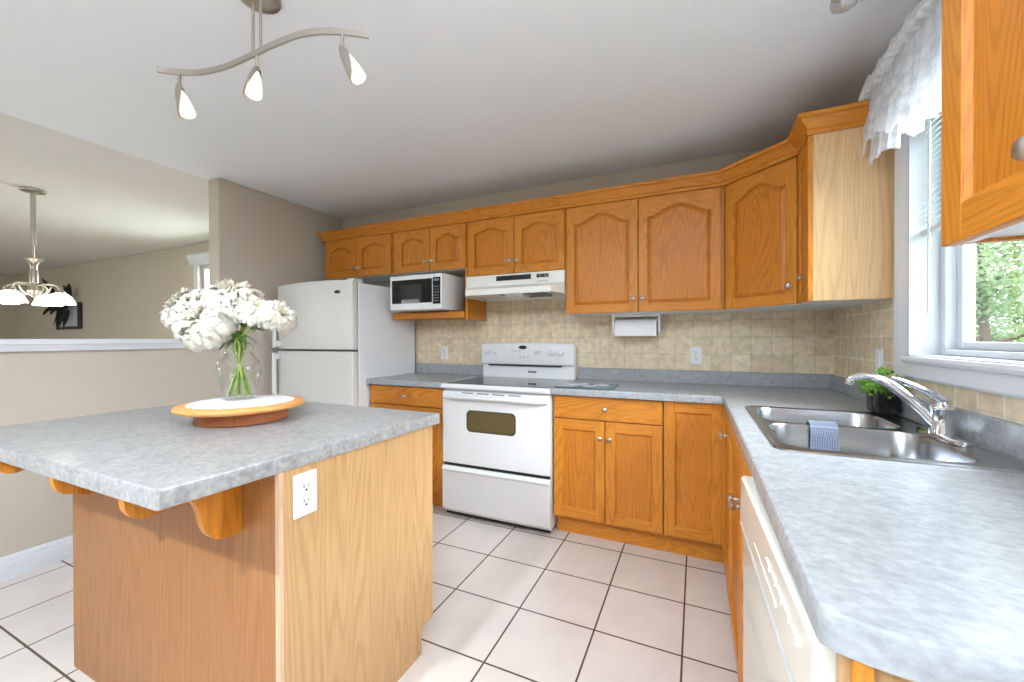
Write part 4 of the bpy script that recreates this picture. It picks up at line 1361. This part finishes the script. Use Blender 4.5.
VB = Vector((-1.610, 0.990, dz + 0.0025))
t = thing('glass_vase', VB, 'clear glass vase of peonies on the wooden turntable', 'vase')
prof = [(0.0001, 0.0), (0.048, 0.0), (0.053, 0.005), (0.058, 0.025), (0.070, 0.068), (0.077, 0.104), (0.076, 0.128), (0.066, 0.152), (0.050, 0.170), (0.044, 0.186), (0.047, 0.204), (0.055, 0.220)]
m = MB(); m.lathe(prof, VB, n=48)
pi_ = [(max(0.0001, r - 0.003), z + (0.006 if z < 0.01 else 0)) for r, z in prof]
m.lathe([(0.052, 0.220), (0.0535, 0.2215), (0.055, 0.220)], VB, n=48)
m.build('glass', 'vase_glass', t)
m = MB(); m.lathe([(0.0001, 0.008), (0.046, 0.009), (0.053, 0.025), (0.065, 0.068), (0.072, 0.104), (0.072, 0.115), (0.0001, 0.115)], VB, n=40)
m.build('water', 'water', t)

def bloom(m, c, axis, R, rnd, open_=False):
    a = axis.normalized()
    ref = Vector((0, 0, 1)) if abs(a.z) < 0.9 else Vector((1, 0, 0))
    s = a.cross(ref).normalized()
    o = a.cross(s)
    layers = [(18, 2.15, 0.95), (22, 1.90, 0.98), (24, 1.66, 1.0), (24, 1.42, 1.02), (22, 1.18, 1.02), (20, 0.95, 1.0), (16, 0.72, 0.99), (13, 0.50, 0.98), (8, 0.26, 0.97)]
    if open_:
        layers = [(20, 1.85, 1.06), (22, 1.60, 1.04), (20, 1.35, 1.0), (18, 1.10, 0.96), (15, 0.86, 0.90), (12, 0.62, 0.84), (9, 0.42, 0.78)]
    for li, (n_, th, rr) in enumerate(layers):
        for k in range(n_):
            ph = 2 * PI * (k + rnd.uniform(-0.25, 0.25)) / n_ + li * 0.7
            th2 = th + rnd.uniform(-0.14, 0.14)
            rad_ = R * rr * rnd.uniform(0.86, 1.12)
            wid = R * rnd.uniform(0.13, 0.25)
            dirr = s * math.cos(ph) + o * math.sin(ph)
            side = -s * math.sin(ph) + o * math.cos(ph)
            verts = []
            NU, NV = 6, 4
            curl = rnd.uniform(-0.25, 0.22)
            for i in range(NU + 1):
                u = i / NU
                tt = th2 * (0.25 + 0.75 * u) + curl * u * u
                rr_ = rad_ * (0.18 + 0.82 * math.sin(min(1, u * 1.02) * PI / 2))
                ctr = dirr * (math.sin(tt) * rr_) + a * (math.cos(tt) * rr_)
                w = wid * (math.sin(PI * (0.10 + 0.72 * u)) ** 0.7)
                for j in range(NV + 1):
                    v = j / NV * 2 - 1
                    cup = -0.10 * R * v * v
                    ruf = 0.085 * R * math.sin(v * 5.5 + k * 1.7 + li) * u * u
                    verts.append(c + ctr + side * (w * v) + (ctr.normalized()) * (cup + ruf) + a * (ruf * 0.5))
            faces = []
            for i in range(NU):
                for j in range(NV):
                    q_ = i * (NV + 1) + j
                    faces.append((q_, q_ + 1, q_ + NV + 2, q_ + NV + 1))
            m.add(verts, faces, 0, True)

def leaf_shape(m, base, d, length, width, rnd, droop=0.3):
    d = d.normalized()
    s = d.cross(Vector((0, 0, 1)))
    s = s.normalized() if s.length > 0.05 else Vector((1, 0, 0))
    n_ = s.cross(d).normalized()
    verts = []
    for i in range(8):
        u = i / 7
        w = width * math.sin(PI * min(1, 0.08 + 0.92 * u)) ** 0.8 * (1 - 0.3 * u)
        c_ = base + d * (length * u) - Vector((0, 0, 1)) * (droop * length * u * u)
        verts += [c_ - s * w + n_ * (w * 0.3), c_, c_ + s * w + n_ * (w * 0.3)]
    faces = []
    for i in range(7):
        q_ = i * 3
        faces += [(q_, q_ + 1, q_ + 4, q_ + 3), (q_ + 1, q_ + 2, q_ + 5, q_ + 4)]
    m.add(verts, faces, 0, True)

NECK = VB + Vector((0, 0, 0.186))
RV = right.copy()          # the photograph's left-to-right direction
FV = fwd0.copy()
# (along RV from the neck, depth along FV, height above neck, radius, axis tilt right, axis towards viewer, label, open)
flowers = [
    (-0.190, -0.01, 0.158, 0.092, -0.85, -0.35, 'white peony at the far left of the vase bouquet', False),
    (-0.052, 0.03, 0.205, 0.098, -0.10, -0.25, 'white peony standing highest in the vase bouquet', False),
    (-0.098, -0.065, 0.108, 0.094, -0.20, -0.95, 'white peony facing forward at the front of the bouquet', False),
    (0.066, 0.01, 0.160, 0.070, 0.25, -0.45, 'white open peony with yellow centre right of the tallest bloom', True),
    (0.156, 0.00, 0.140, 0.066, 0.85, -0.40, 'white peony at the far right, its bloom before the refrigerator', True),
    (0.020, 0.075, 0.165, 0.072, 0.20, 0.45, 'white peony at the back of the bouquet behind the tallest', False),
    (-0.128, 0.065, 0.185, 0.075, -0.5, 0.35, 'white peony behind the far left bloom of the bouquet', False),
]
for i, (r_, f_, h_, R_, tr_, tv_, lab, op) in enumerate(flowers):
    rnd = random.Random(100 + i)
    c = NECK + RV * r_ + FV * f_ + Vector((0, 0, h_))
    axis = RV * tr_ + FV * (tv_ * 0.8) + Vector((0, 0, 0.75))
    axis.normalize()
    a0 = 2 * PI * i / len(flowers) + 0.4
    foot = VB + Vector((-0.040 * math.cos(a0), -0.040 * math.sin(a0), 0.014))
    mid = NECK + Vector((0.018 * math.cos(a0), 0.018 * math.sin(a0), 0.005))
    b = c - axis * R_ * 0.25
    t = thing('peony', foot, lab, 'flower', 'white peonies in the glass vase')
    path = []
    for k in range(13):
        u = k / 12
        if u < 0.5:
            w = u / 0.5
            path.append(foot.lerp(mid, w))
        else:
            w = (u - 0.5) / 0.5
            ctrl = mid + (mid - foot).normalized() * 0.05
            path.append(mid.lerp(ctrl, w).lerp(ctrl.lerp(b, w), w))
    m = MB(); m.tube(path, 0.0044, 8)
    st = m.build('stem', 'stem', t)
    m = MB(); bloom(m, c - axis * R_ * 0.3, axis, R_, rnd, op)
    bl = m.build('bloom', 'petal', t, 3.0)
    if op:
        m = MB()
        for k in range(26):
            a = rnd.uniform(0, 2 * PI); q_ = rnd.random() ** 0.5 * 0.26 * R_
            sd = axis.cross(Vector((1, 0, 0))).normalized(); od_ = axis.cross(sd)
            p0 = c - axis * R_ * 0.1
            m.tube([p0, p0 + axis * R_ * rnd.uniform(0.35, 0.5) + sd * q_ * math.cos(a) + od_ * q_ * math.sin(a)], [0.0012, 0.0024], 5)
        m.build('stamens', 'stamen', bl)
    m = MB()
    for k in range(3):
        q_ = path[8 + k]
        a = rnd.uniform(0, 2 * PI)
        d = RV * (r_ * 4 + rnd.uniform(-0.5, 0.5)) + FV * rnd.uniform(-0.8, 0.4) + Vector((0, 0, rnd.uniform(-0.35, 0.35)))
        leaf_shape(m, q_, d, rnd.uniform(0.05, 0.075), rnd.uniform(0.009, 0.013), rnd, rnd.uniform(0.0, 0.6))
    if i == 0:
        leaf_shape(m, b - axis * 0.03, RV * 0.15 + Vector((0, 0, -1)), 0.075, 0.012, rnd, 0.0)
        leaf_shape(m, b - axis * 0.03, RV * -0.6 + Vector((0, 0, -0.4)), 0.05, 0.011, rnd, 0.2)
    m.build('leaves', 'leaf', t, 3.0)

# ------------------------------------------------------------------ track light over the island
BZ = 2.205
t = thing('track_light', (-1.42, 0.945, ZC), 'brushed nickel wave-shaped track light with three lit heads', 'ceiling light')
TLC = Vector((-1.385, 0.925, ZC))
m = MB(); m.lathe([(0.068, 0.0), (0.070, -0.004), (0.066, -0.014), (0.050, -0.022), (0.026, -0.026), (0.0001, -0.027)], TLC, n=40)
m.build('canopy', 'nickel', t)
bar = [(-1.80, 0.819), (-1.76, 0.852), (-1.68, 0.893), (-1.563, 0.914), (-1.449, 0.916), (-1.367, 0.915), (-1.285, 0.914), (-1.173, 0.920), (-1.089, 0.944), (-1.021, 0.981), (-0.973, 1.017)]
def smooth_path(p, n=4):
    out = []
    for i in range(len(p) - 1):
        q_ = [Vector(p[max(0, min(len(p) - 1, j))]) for j in (i - 1, i, i + 1, i + 2)]
        for k in range(n):
            u = k / n
            out.append(0.5 * ((2 * q_[1]) + (q_[2] - q_[0]) * u + (2 * q_[0] - 5 * q_[1] + 4 * q_[2] - q_[3]) * u * u + (3 * q_[1] - q_[0] - 3 * q_[2] + q_[3]) * u ** 3))
    out.append(Vector(p[-1]))
    return out
bp_ = smooth_path(bar)
rings = []
for i, p in enumerate(bp_):
    tt = (bp_[min(i + 1, len(bp_) - 1)] - bp_[max(i - 1, 0)]).normalized()
    nn = Vector((-tt.y, tt.x))
    rings.append([(p.x + nn.x * w, p.y + nn.y * w, z) for w, z in ((-0.004, BZ - 0.0095), (0.004, BZ - 0.0095), (0.004, BZ + 0.0095), (-0.004, BZ + 0.0095))])
m = MB(); m.loft(rings, True, True, True, 0, False)
m.build('bar', 'nickel', t)
for dx in (-0.020, 0.020):
    m = MB(); m.tube([(TLC.x + dx, 0.916 + abs(dx) * 0.1, ZC - 0.02), (TLC.x + dx, 0.916, BZ + 0.008)], 0.005, 10)
    m.build('rod', 'nickel', t)
def track_head(p, aim):
    aim = aim.normalized()
    m = MB()
    m.tube([(p.x, p.y, BZ - 0.008), (p.x, p.y, BZ - 0.052)], 0.0055, 10)
    m.lathe([(0.0001, -0.010), (0.008, -0.008), (0.010, 0.0), (0.008, 0.008), (0.0001, 0.010)], (p.x, p.y, BZ - 0.056), n=14)
    hd = m.build('head', 'nickel', t)
    apex = Vector((p.x, p.y, BZ - 0.058)) - aim * 0.018
    m = MB()
    m.lathe([(0.008, 0.030), (0.014, 0.048), (0.019, 0.072), (0.0230, 0.100), (0.0250, 0.130), (0.0230, 0.130), (0.0205, 0.100), (0.012, 0.055), (0.0001, 0.045)], apex, aim, 26)
    m.build('glass_shade', 'track_glow', hd)
    # metal holder: a pointed half shell along the side of the glass away from where it points
    back = (-RV * 1.0 - FV * 0.25)
    back = (back - aim * back.dot(aim)).normalized()
    s = aim.cross(back).normalized()
    rings_ = []
    for h, r, half in ((-0.004, 0.002, 3.1), (0.006, 0.007, 3.0), (0.018, 0.0125, 2.7), (0.032, 0.0165, 2.3), (0.050, 0.0205, 1.9), (0.075, 0.0245, 1.6), (0.10, 0.0275, 1.3), (0.122, 0.0295, 1.0), (0.138, 0.031, 0.35)):
        row = []
        for k in range(13):
            a = (k / 12 * 2 - 1) * half
            row.append(apex + aim * h + (back * math.cos(a) + s * math.sin(a)) * r)
        rings_.append(row)
    m = MB(); m.loft(rings_, False, False, False, 0, True)
    m.build('holder', 'nickel', hd, 2.0)
    l = bpy.data.lights.new('track_lamp', 'SPOT')
    l.energy, l.color, l.shadow_soft_size = 5, (1.0, 0.86, 0.66), 0.025
    l.spot_size, l.spot_blend = math.radians(110), 0.8
    lo_ = bpy.data.objects.new('track_lamp', l)
    COL.objects.link(lo_)
    lo_.location = apex + aim * 0.145
    lo_.rotation_euler = aim.to_track_quat('-Z', 'Y').to_euler()
track_head(Vector((-1.745, 0.862)), RV * 0.36 + Vector((0, 0, -0.9)) - FV * 0.1)
track_head(Vector((-1.385, 0.916)), RV * 0.10 + Vector((0, 0, -0.9)) - FV * 0.30)
track_head(Vector((-1.040, 0.970)), RV * 0.50 + Vector((0, 0, -0.85)) - FV * 0.1)

# small unlit spotlight over the sink
t = thing('sink_ceiling_light', (0.445, 1.68, ZC), 'small unlit glass ceiling light above the sink', 'ceiling light')
SC = Vector((0.445, 1.68, ZC))
m = MB(); m.lathe([(0.055, 0.0), (0.056, -0.006), (0.050, -0.016), (0.020, -0.022), (0.016, -0.04), (0.034, -0.05), (0.036, -0.062), (0.0001, -0.062)], SC, n=30)
m.tube([SC + Vector((0.036, 0.004, -0.056)), SC + Vector((0.05, 0.004, -0.075)), SC + Vector((0.047, 0.004, -0.095))], 0.003, 8)
m.build('fitting', 'nickel', t)
m = MB(); m.lathe([(0.030, -0.060), (0.036, -0.072), (0.039, -0.086), (0.036, -0.098), (0.026, -0.105), (0.0001, -0.107)], SC, n=30)
m.build('glass_cup', 'lamp_glass', t)
m = MB(); m.lathe([(0.006, -0.062), (0.010, -0.075), (0.012, -0.09), (0.008, -0.1), (0.0001, -0.103)], SC, n=16)
m.build('bulb', 'plate', t)

# unseen ceiling lamp, added behind the camera so the island overhang casts its shadow
t = thing('added_ceiling_lamp', (-1.2, -0.95, ZC), 'round flush ceiling lamp added behind the viewpoint to cast the island shadow', 'ceiling light')
m = MB(); m.lathe([(0.15, 0.0), (0.152, -0.012), (0.145, -0.016)], (-1.2, -0.95, ZC), n=40)
m.build('rim', 'nickel', t)
m = MB(); m.lathe([(0.145, -0.012), (0.13, -0.04), (0.09, -0.062), (0.04, -0.072), (0.0001, -0.074)], (-1.2, -0.95, ZC), n=40)
m.build('added_lamp_dome', 'shade_glow', t)
l = bpy.data.lights.new('added_ceiling_light', 'AREA')
l.shape, l.size, l.energy, l.color = 'DISK', 0.10, 86, (0.77, 0.89, 1.0)
lo_ = bpy.data.objects.new('added_ceiling_light', l)
COL.objects.link(lo_)
lo_.location = (-1.2, -0.95, ZC - 0.085)

# unseen torchiere added behind the camera, stands in for bounced light on the ceiling
LT = Vector((0.12, -0.42, 0))
t = thing('added_uplight', LT, 'unseen torchiere uplight added behind the viewpoint to brighten the ceiling', 'added uplight')
m = MB(); m.lathe([(0.0001, 0.0), (0.14, 0.0), (0.14, 0.012), (0.05, 0.026), (0.012, 0.035), (0.012, 1.66), (0.03, 1.70), (0.0001, 1.71)], LT, n=36)
m.build('stand', 'nickel', t)  # stand of the added, unseen uplight
m = MB(); m.lathe([(0.03, 1.68), (0.10, 1.715), (0.16, 1.775), (0.185, 1.83), (0.18, 1.83), (0.155, 1.78), (0.095, 1.722), (0.0001, 1.70)], LT, n=40)
m.build('added_uplight_bowl', 'plate', t)
l = bpy.data.lights.new('added_uplight_source', 'SPOT')
l.energy, l.color, l.shadow_soft_size, l.spot_size, l.spot_blend = 300, (0.77, 0.89, 1.0), 0.08, math.radians(160), 0.6
lo_ = bpy.data.objects.new('added_uplight_source', l)
COL.objects.link(lo_)
lo_.location = LT + Vector((0, 0, 1.80))
lo_.rotation_euler = (PI, 0, 0)

# ------------------------------------------------------------------ dining chandelier
HC = Vector((-4.81, 1.364, ZC))
t = thing('chandelier', HC, 'brushed nickel chandelier with lit white glass shades beyond the half wall', 'chandelier')
m = MB(); m.lathe([(0.070, 0.004), (0.072, -0.004), (0.068, -0.016), (0.03, -0.024), (0.0001, -0.025)], HC, n=36)
m.build('canopy', 'nickel', t)
m = MB()
m.tube([HC + Vector((0, 0, -0.02)), HC + Vector((0, 0, -0.44))], 0.017, 12)
m.tube([HC + Vector((0, 0, -0.44)), HC + Vector((0, 0, -0.58))], 0.007, 10)
m.build('rod', 'nickel', t)
m = MB(); m.lathe([(0.008, -0.54), (0.055, -0.545), (0.058, -0.552), (0.034, -0.575), (0.022, -0.60), (0.020, -0.63), (0.026, -0.64), (0.026, -0.735), (0.018, -0.745), (0.022, -0.775), (0.042, -0.80), (0.03, -0.83), (0.012, -0.85), (0.0001, -0.86)], HC, n=26)
m.build('column', 'nickel', t)
for adeg in (200, 115, 10, -80):
    a = math.radians(adeg)
    d = RV * math.cos(a) + FV * math.sin(a)
    m = MB()
    p0 = HC + Vector((0, 0, -0.76))
    m.tube([p0, p0 + d * 0.07 + Vector((0, 0, 0.012)), p0 + d * 0.135 + Vector((0, 0, 0.008)), p0 + d * 0.17 + Vector((0, 0, -0.012)), p0 + d * 0.18 + Vector((0, 0, -0.05))], 0.008, 8)
    m.tube([p0 + Vector((0, 0, -0.07)), p0 + d * 0.06 + Vector((0, 0, -0.075)), p0 + d * 0.10 + Vector((0, 0, -0.045)), p0 + d * 0.12 + Vector((0, 0, -0.005))], 0.006, 8)
    m.lathe([(0.024, 0.0), (0.03, -0.012), (0.03, -0.03)], p0 + d * 0.18 + Vector((0, 0, -0.04)), n=16, cap0=True)
    ar = m.build('arm', 'nickel', t)
    m = MB()
    c = p0 + d * 0.18 + Vector((0, 0, -0.055))
    m.lathe([(0.026, 0.0), (0.044, -0.012), (0.064, -0.033), (0.078, -0.060), (0.089, -0.090), (0.086, -0.091), (0.075, -0.061), (0.060, -0.035), (0.040, -0.014)], c, n=30)
    m.lathe([(0.0001, -0.094), (0.03, -0.089), (0.034, -0.072), (0.02, -0.03), (0.0001, -0.02)], c, n=16)
    m.build('shade', 'shade_glow', ar)
    l = bpy.data.lights.new('chandelier_bulb', 'POINT')
    l.energy, l.color, l.shadow_soft_size = 6, (1.0, 0.94, 0.86), 0.04
    lo_ = bpy.data.objects.new('chandelier_bulb', l)
    COL.objects.link(lo_)
    lo_.location = c + Vector((0, 0, -0.13))

# framed mirror and dried arrangement on the far wall
t = thing('framed_mirror', (-9.12, YB, 1.62), 'small black-framed mirror with painted pale blue reflection on the far wall', 'wall mirror')
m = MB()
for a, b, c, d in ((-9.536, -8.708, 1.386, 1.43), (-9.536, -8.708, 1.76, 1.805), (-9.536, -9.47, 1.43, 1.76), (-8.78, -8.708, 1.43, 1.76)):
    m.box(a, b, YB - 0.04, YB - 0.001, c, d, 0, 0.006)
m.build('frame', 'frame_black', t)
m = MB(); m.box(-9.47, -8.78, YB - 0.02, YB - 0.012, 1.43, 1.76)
m.build('print', 'mirror', t)  # mirror pane with its reflection painted flat
t = thing('dried_arrangement', (-9.15, YB - 0.08, 1.75), 'dark dried leaf arrangement hung over the small framed mirror', 'plant')
rnd = random.Random(5)
m = MB()
base = Vector((-9.12, YB - 0.10, 1.80))
for k in range(38):
    a = rnd.uniform(0, 2 * PI)
    d = Vector((math.cos(a) * 1.0, -rnd.uniform(0.05, 0.4), math.sin(a) * 0.9 + 0.1))
    leaf_shape(m, base + Vector((rnd.uniform(-0.3, 0.25), 0, rnd.uniform(-0.12, 0.12))), d, rnd.uniform(0.18, 0.34), rnd.uniform(0.025, 0.045), rnd, rnd.uniform(0.0, 0.5))
leaf_shape(m, base + Vector((-0.2, 0, 0.1)), Vector((-0.8, -0.1, 0.8)), 0.55, 0.04, rnd, 0.1)
m.build('leaves', 'dry_leaf', t, 3.0)
m = MB(); m.box(-9.22, -9.0, YB - 0.11, YB - 0.041, 1.74, 1.86, 0, 0.01)
m.build('wall_pocket', 'dry_leaf', t)

# ------------------------------------------------------------------ window dressing
t = thing('lace_valance', (0.66, 1.6, 2.2), 'white ruffled lace valance across the top of the window', 'curtain')
VY0, VY1 = 1.00, 2.150
def gathered(m, z_top, z_bot, x_base, amp, waves, seed, scallop=0.0, thick=0.0):
    nU, nV = 260, 14
    verts = []
    rnd = random.Random(seed)
    ph = [rnd.uniform(0, 6.28) for _ in range(4)]
    for i in range(nU + 1):
        u = i / nU
        y = VY1 + (VY0 - VY1) * u
        zb = z_bot(u)
        for j in range(nV + 1):
            v = j / nV
            z = z_top(u) + (zb - z_top(u)) * v
            g = amp * (0.5 + 0.9 * v) * (math.sin(u * waves * 2 * PI + ph[0] + 0.7 * math.sin(v * 2 + ph[1])) * 0.7 + 0.4 * math.sin(u * waves * 3.7 * PI + ph[2]))
            verts.append((x_base - 0.02 * v + g, y + 0.006 * math.sin(u * waves * 2 * PI + 1.1), z))
    faces = []
    for i in range(nU):
        for j in range(nV):
            q_ = i * (nV + 1) + j
            faces.append((q_, q_ + 1, q_ + nV + 2, q_ + nV + 1))
    m.add(verts, faces, 0, True)
def scal(u, z, d, n):
    return z + d * abs(math.sin(u * n * PI))
m = MB()
gathered(m, lambda u: 2.235, lambda u: scal(u, 1.93 - 0.15 * u, 0.02, 9) - 0.01 * math.sin(u * 40), 0.672, 0.010, 14, 1)
m.build('lower_layer', 'lace', t, 3.0)
m = MB()
gathered(m, lambda u: 2.235, lambda u: scal(u, 1.965 - 0.12 * u, 0.05, 4), 0.645, 0.009, 11, 2)
m.build('upper_layer', 'lace', t, 3.0)
m = MB()
gathered(m, lambda u: 2.275 + 0.008 * math.sin(u * 60), lambda u: 2.185, 0.640, 0.014, 20, 3)
m.build('header_ruffle', 'lace', t, 3.0)
m = MB()
m.tube([(0.655, VY1 + 0.005, 2.225), (0.655, VY0 - 0.005, 2.225)], 0.007, 10)
for y in (VY1 - 0.015, VY0 + 0.03):
    m.tube([(0.655, y, 2.225), (XR - 0.001, y, 2.225)], 0.006, 8)
m.build('rod', 'plate', t)

t = thing('mini_blind', (0.775, 1.56, 2.1), 'white mini blind half lowered in the window', 'blind')
m = MB()
m.box(0.757, 0.788, WY0 + 0.016, WY1 - 0.016, 2.078, 2.106, 0, 0.002)
m.build('head_rail', 'vinyl', t)
m = MB()
z = 2.07
while z > 1.625:
    a = math.radians(38)
    dx, dzz = 0.0125 * math.cos(a), 0.0125 * math.sin(a)
    m.add([(0.772 - dx, WY0 + 0.018, z - dzz), (0.772, WY0 + 0.018, z + 0.002), (0.772 + dx, WY0 + 0.018, z + dzz), (0.772 + dx, WY1 - 0.018, z + dzz), (0.772, WY1 - 0.018, z + 0.002), (0.772 - dx, WY1 - 0.018, z - dzz)], [(0, 1, 4, 5), (1, 2, 3, 4)], 0, True)
    z -= 0.0205
for y in (WY0 + 0.12, (WY0 + WY1) / 2, WY1 - 0.10):
    m.tube([(0.7585, y, 2.08), (0.7585, y, 1.605)], 0.0008, 5)
m.build('slats', 'vinyl', t, 3.0)
m = MB(); m.box(0.760, 0.785, WY0 + 0.018, WY1 - 0.018, 1.594, 1.612, 0, 0.003)
m.build('bottom_rail', 'vinyl', t)
m = MB(); m.tube([(0.752, 1.925, 2.08), (0.750, 1.925, 1.30)], 0.0042, 8)
m.build('wand', 'lightgrey', t)

# ------------------------------------------------------------------ outside
mb = MB(); mb.box(-40, 60, -40, 60, -0.75, -0.6)
g_ = mb.build('lawn', 'lawn')
g_['kind'] = 'structure'
def tree(loc, h, rad_, seed, nleaf, label):
    rnd = random.Random(seed)
    t_ = thing('tree', loc, label, 'tree', None)
    L = Vector(loc)
    m_ = MB()
    m_.tube([L, L + Vector((0.05, 0.02, h * 0.4)), L + Vector((0.0, 0.05, h * 0.95))], [0.09, 0.055, 0.012], 10)
    tips = []
    for k in range(46):
        z_ = h * rnd.uniform(0.12, 0.97)
        a = rnd.uniform(0, 2 * PI)
        ln = rad_ * (1.05 - 0.75 * z_ / h) * rnd.uniform(0.6, 1.1)
        p0 = L + Vector((0, 0, z_))
        p1 = p0 + Vector((math.cos(a) * ln, math.sin(a) * ln, ln * 0.25))
        m_.tube([p0, p0.lerp(p1, 0.5) + Vector((0, 0, 0.05)), p1], [0.03, 0.018, 0.006], 6)
        tips.append((p0, p1))
    m_.build('trunk', 'bark', t_)
    m_ = MB()
    for k in range(nleaf):
        p0, p1 = rnd.choice(tips)
        s_ = rnd.uniform(0.25, 1.08)
        c_ = p0.lerp(p1, s_) + Vector((rnd.gauss(0, 0.13), rnd.gauss(0, 0.13), rnd.gauss(0, 0.10)))
        d_ = Vector((rnd.uniform(-1, 1), rnd.uniform(-1, 1), rnd.uniform(-0.8, 0.4))).normalized()
        e_ = d_.cross(Vector((rnd.uniform(-1, 1), rnd.uniform(-1, 1), rnd.uniform(-1, 1)))).normalized()
        l_, w_ = rnd.uniform(0.04, 0.075), rnd.uniform(0.012, 0.024)
        m_.add([c_, c_ + d_ * l_ * 0.5 + e_ * w_, c_ + d_ * l_, c_ + d_ * l_ * 0.5 - e_ * w_], [(0, 1, 2, 3)], 0, False)
    m_.build('foliage', 'tree_leaf', t_)
    return t_
tree((3.10, 6.75, -0.6), 3.8, 1.25, 21, 17000, 'leafy green tree outside the sink window')
tree((4.9, 8.6, -0.6), 2.9, 1.5, 22, 10000, 'lower bushy tree behind the leafy tree outside the window')
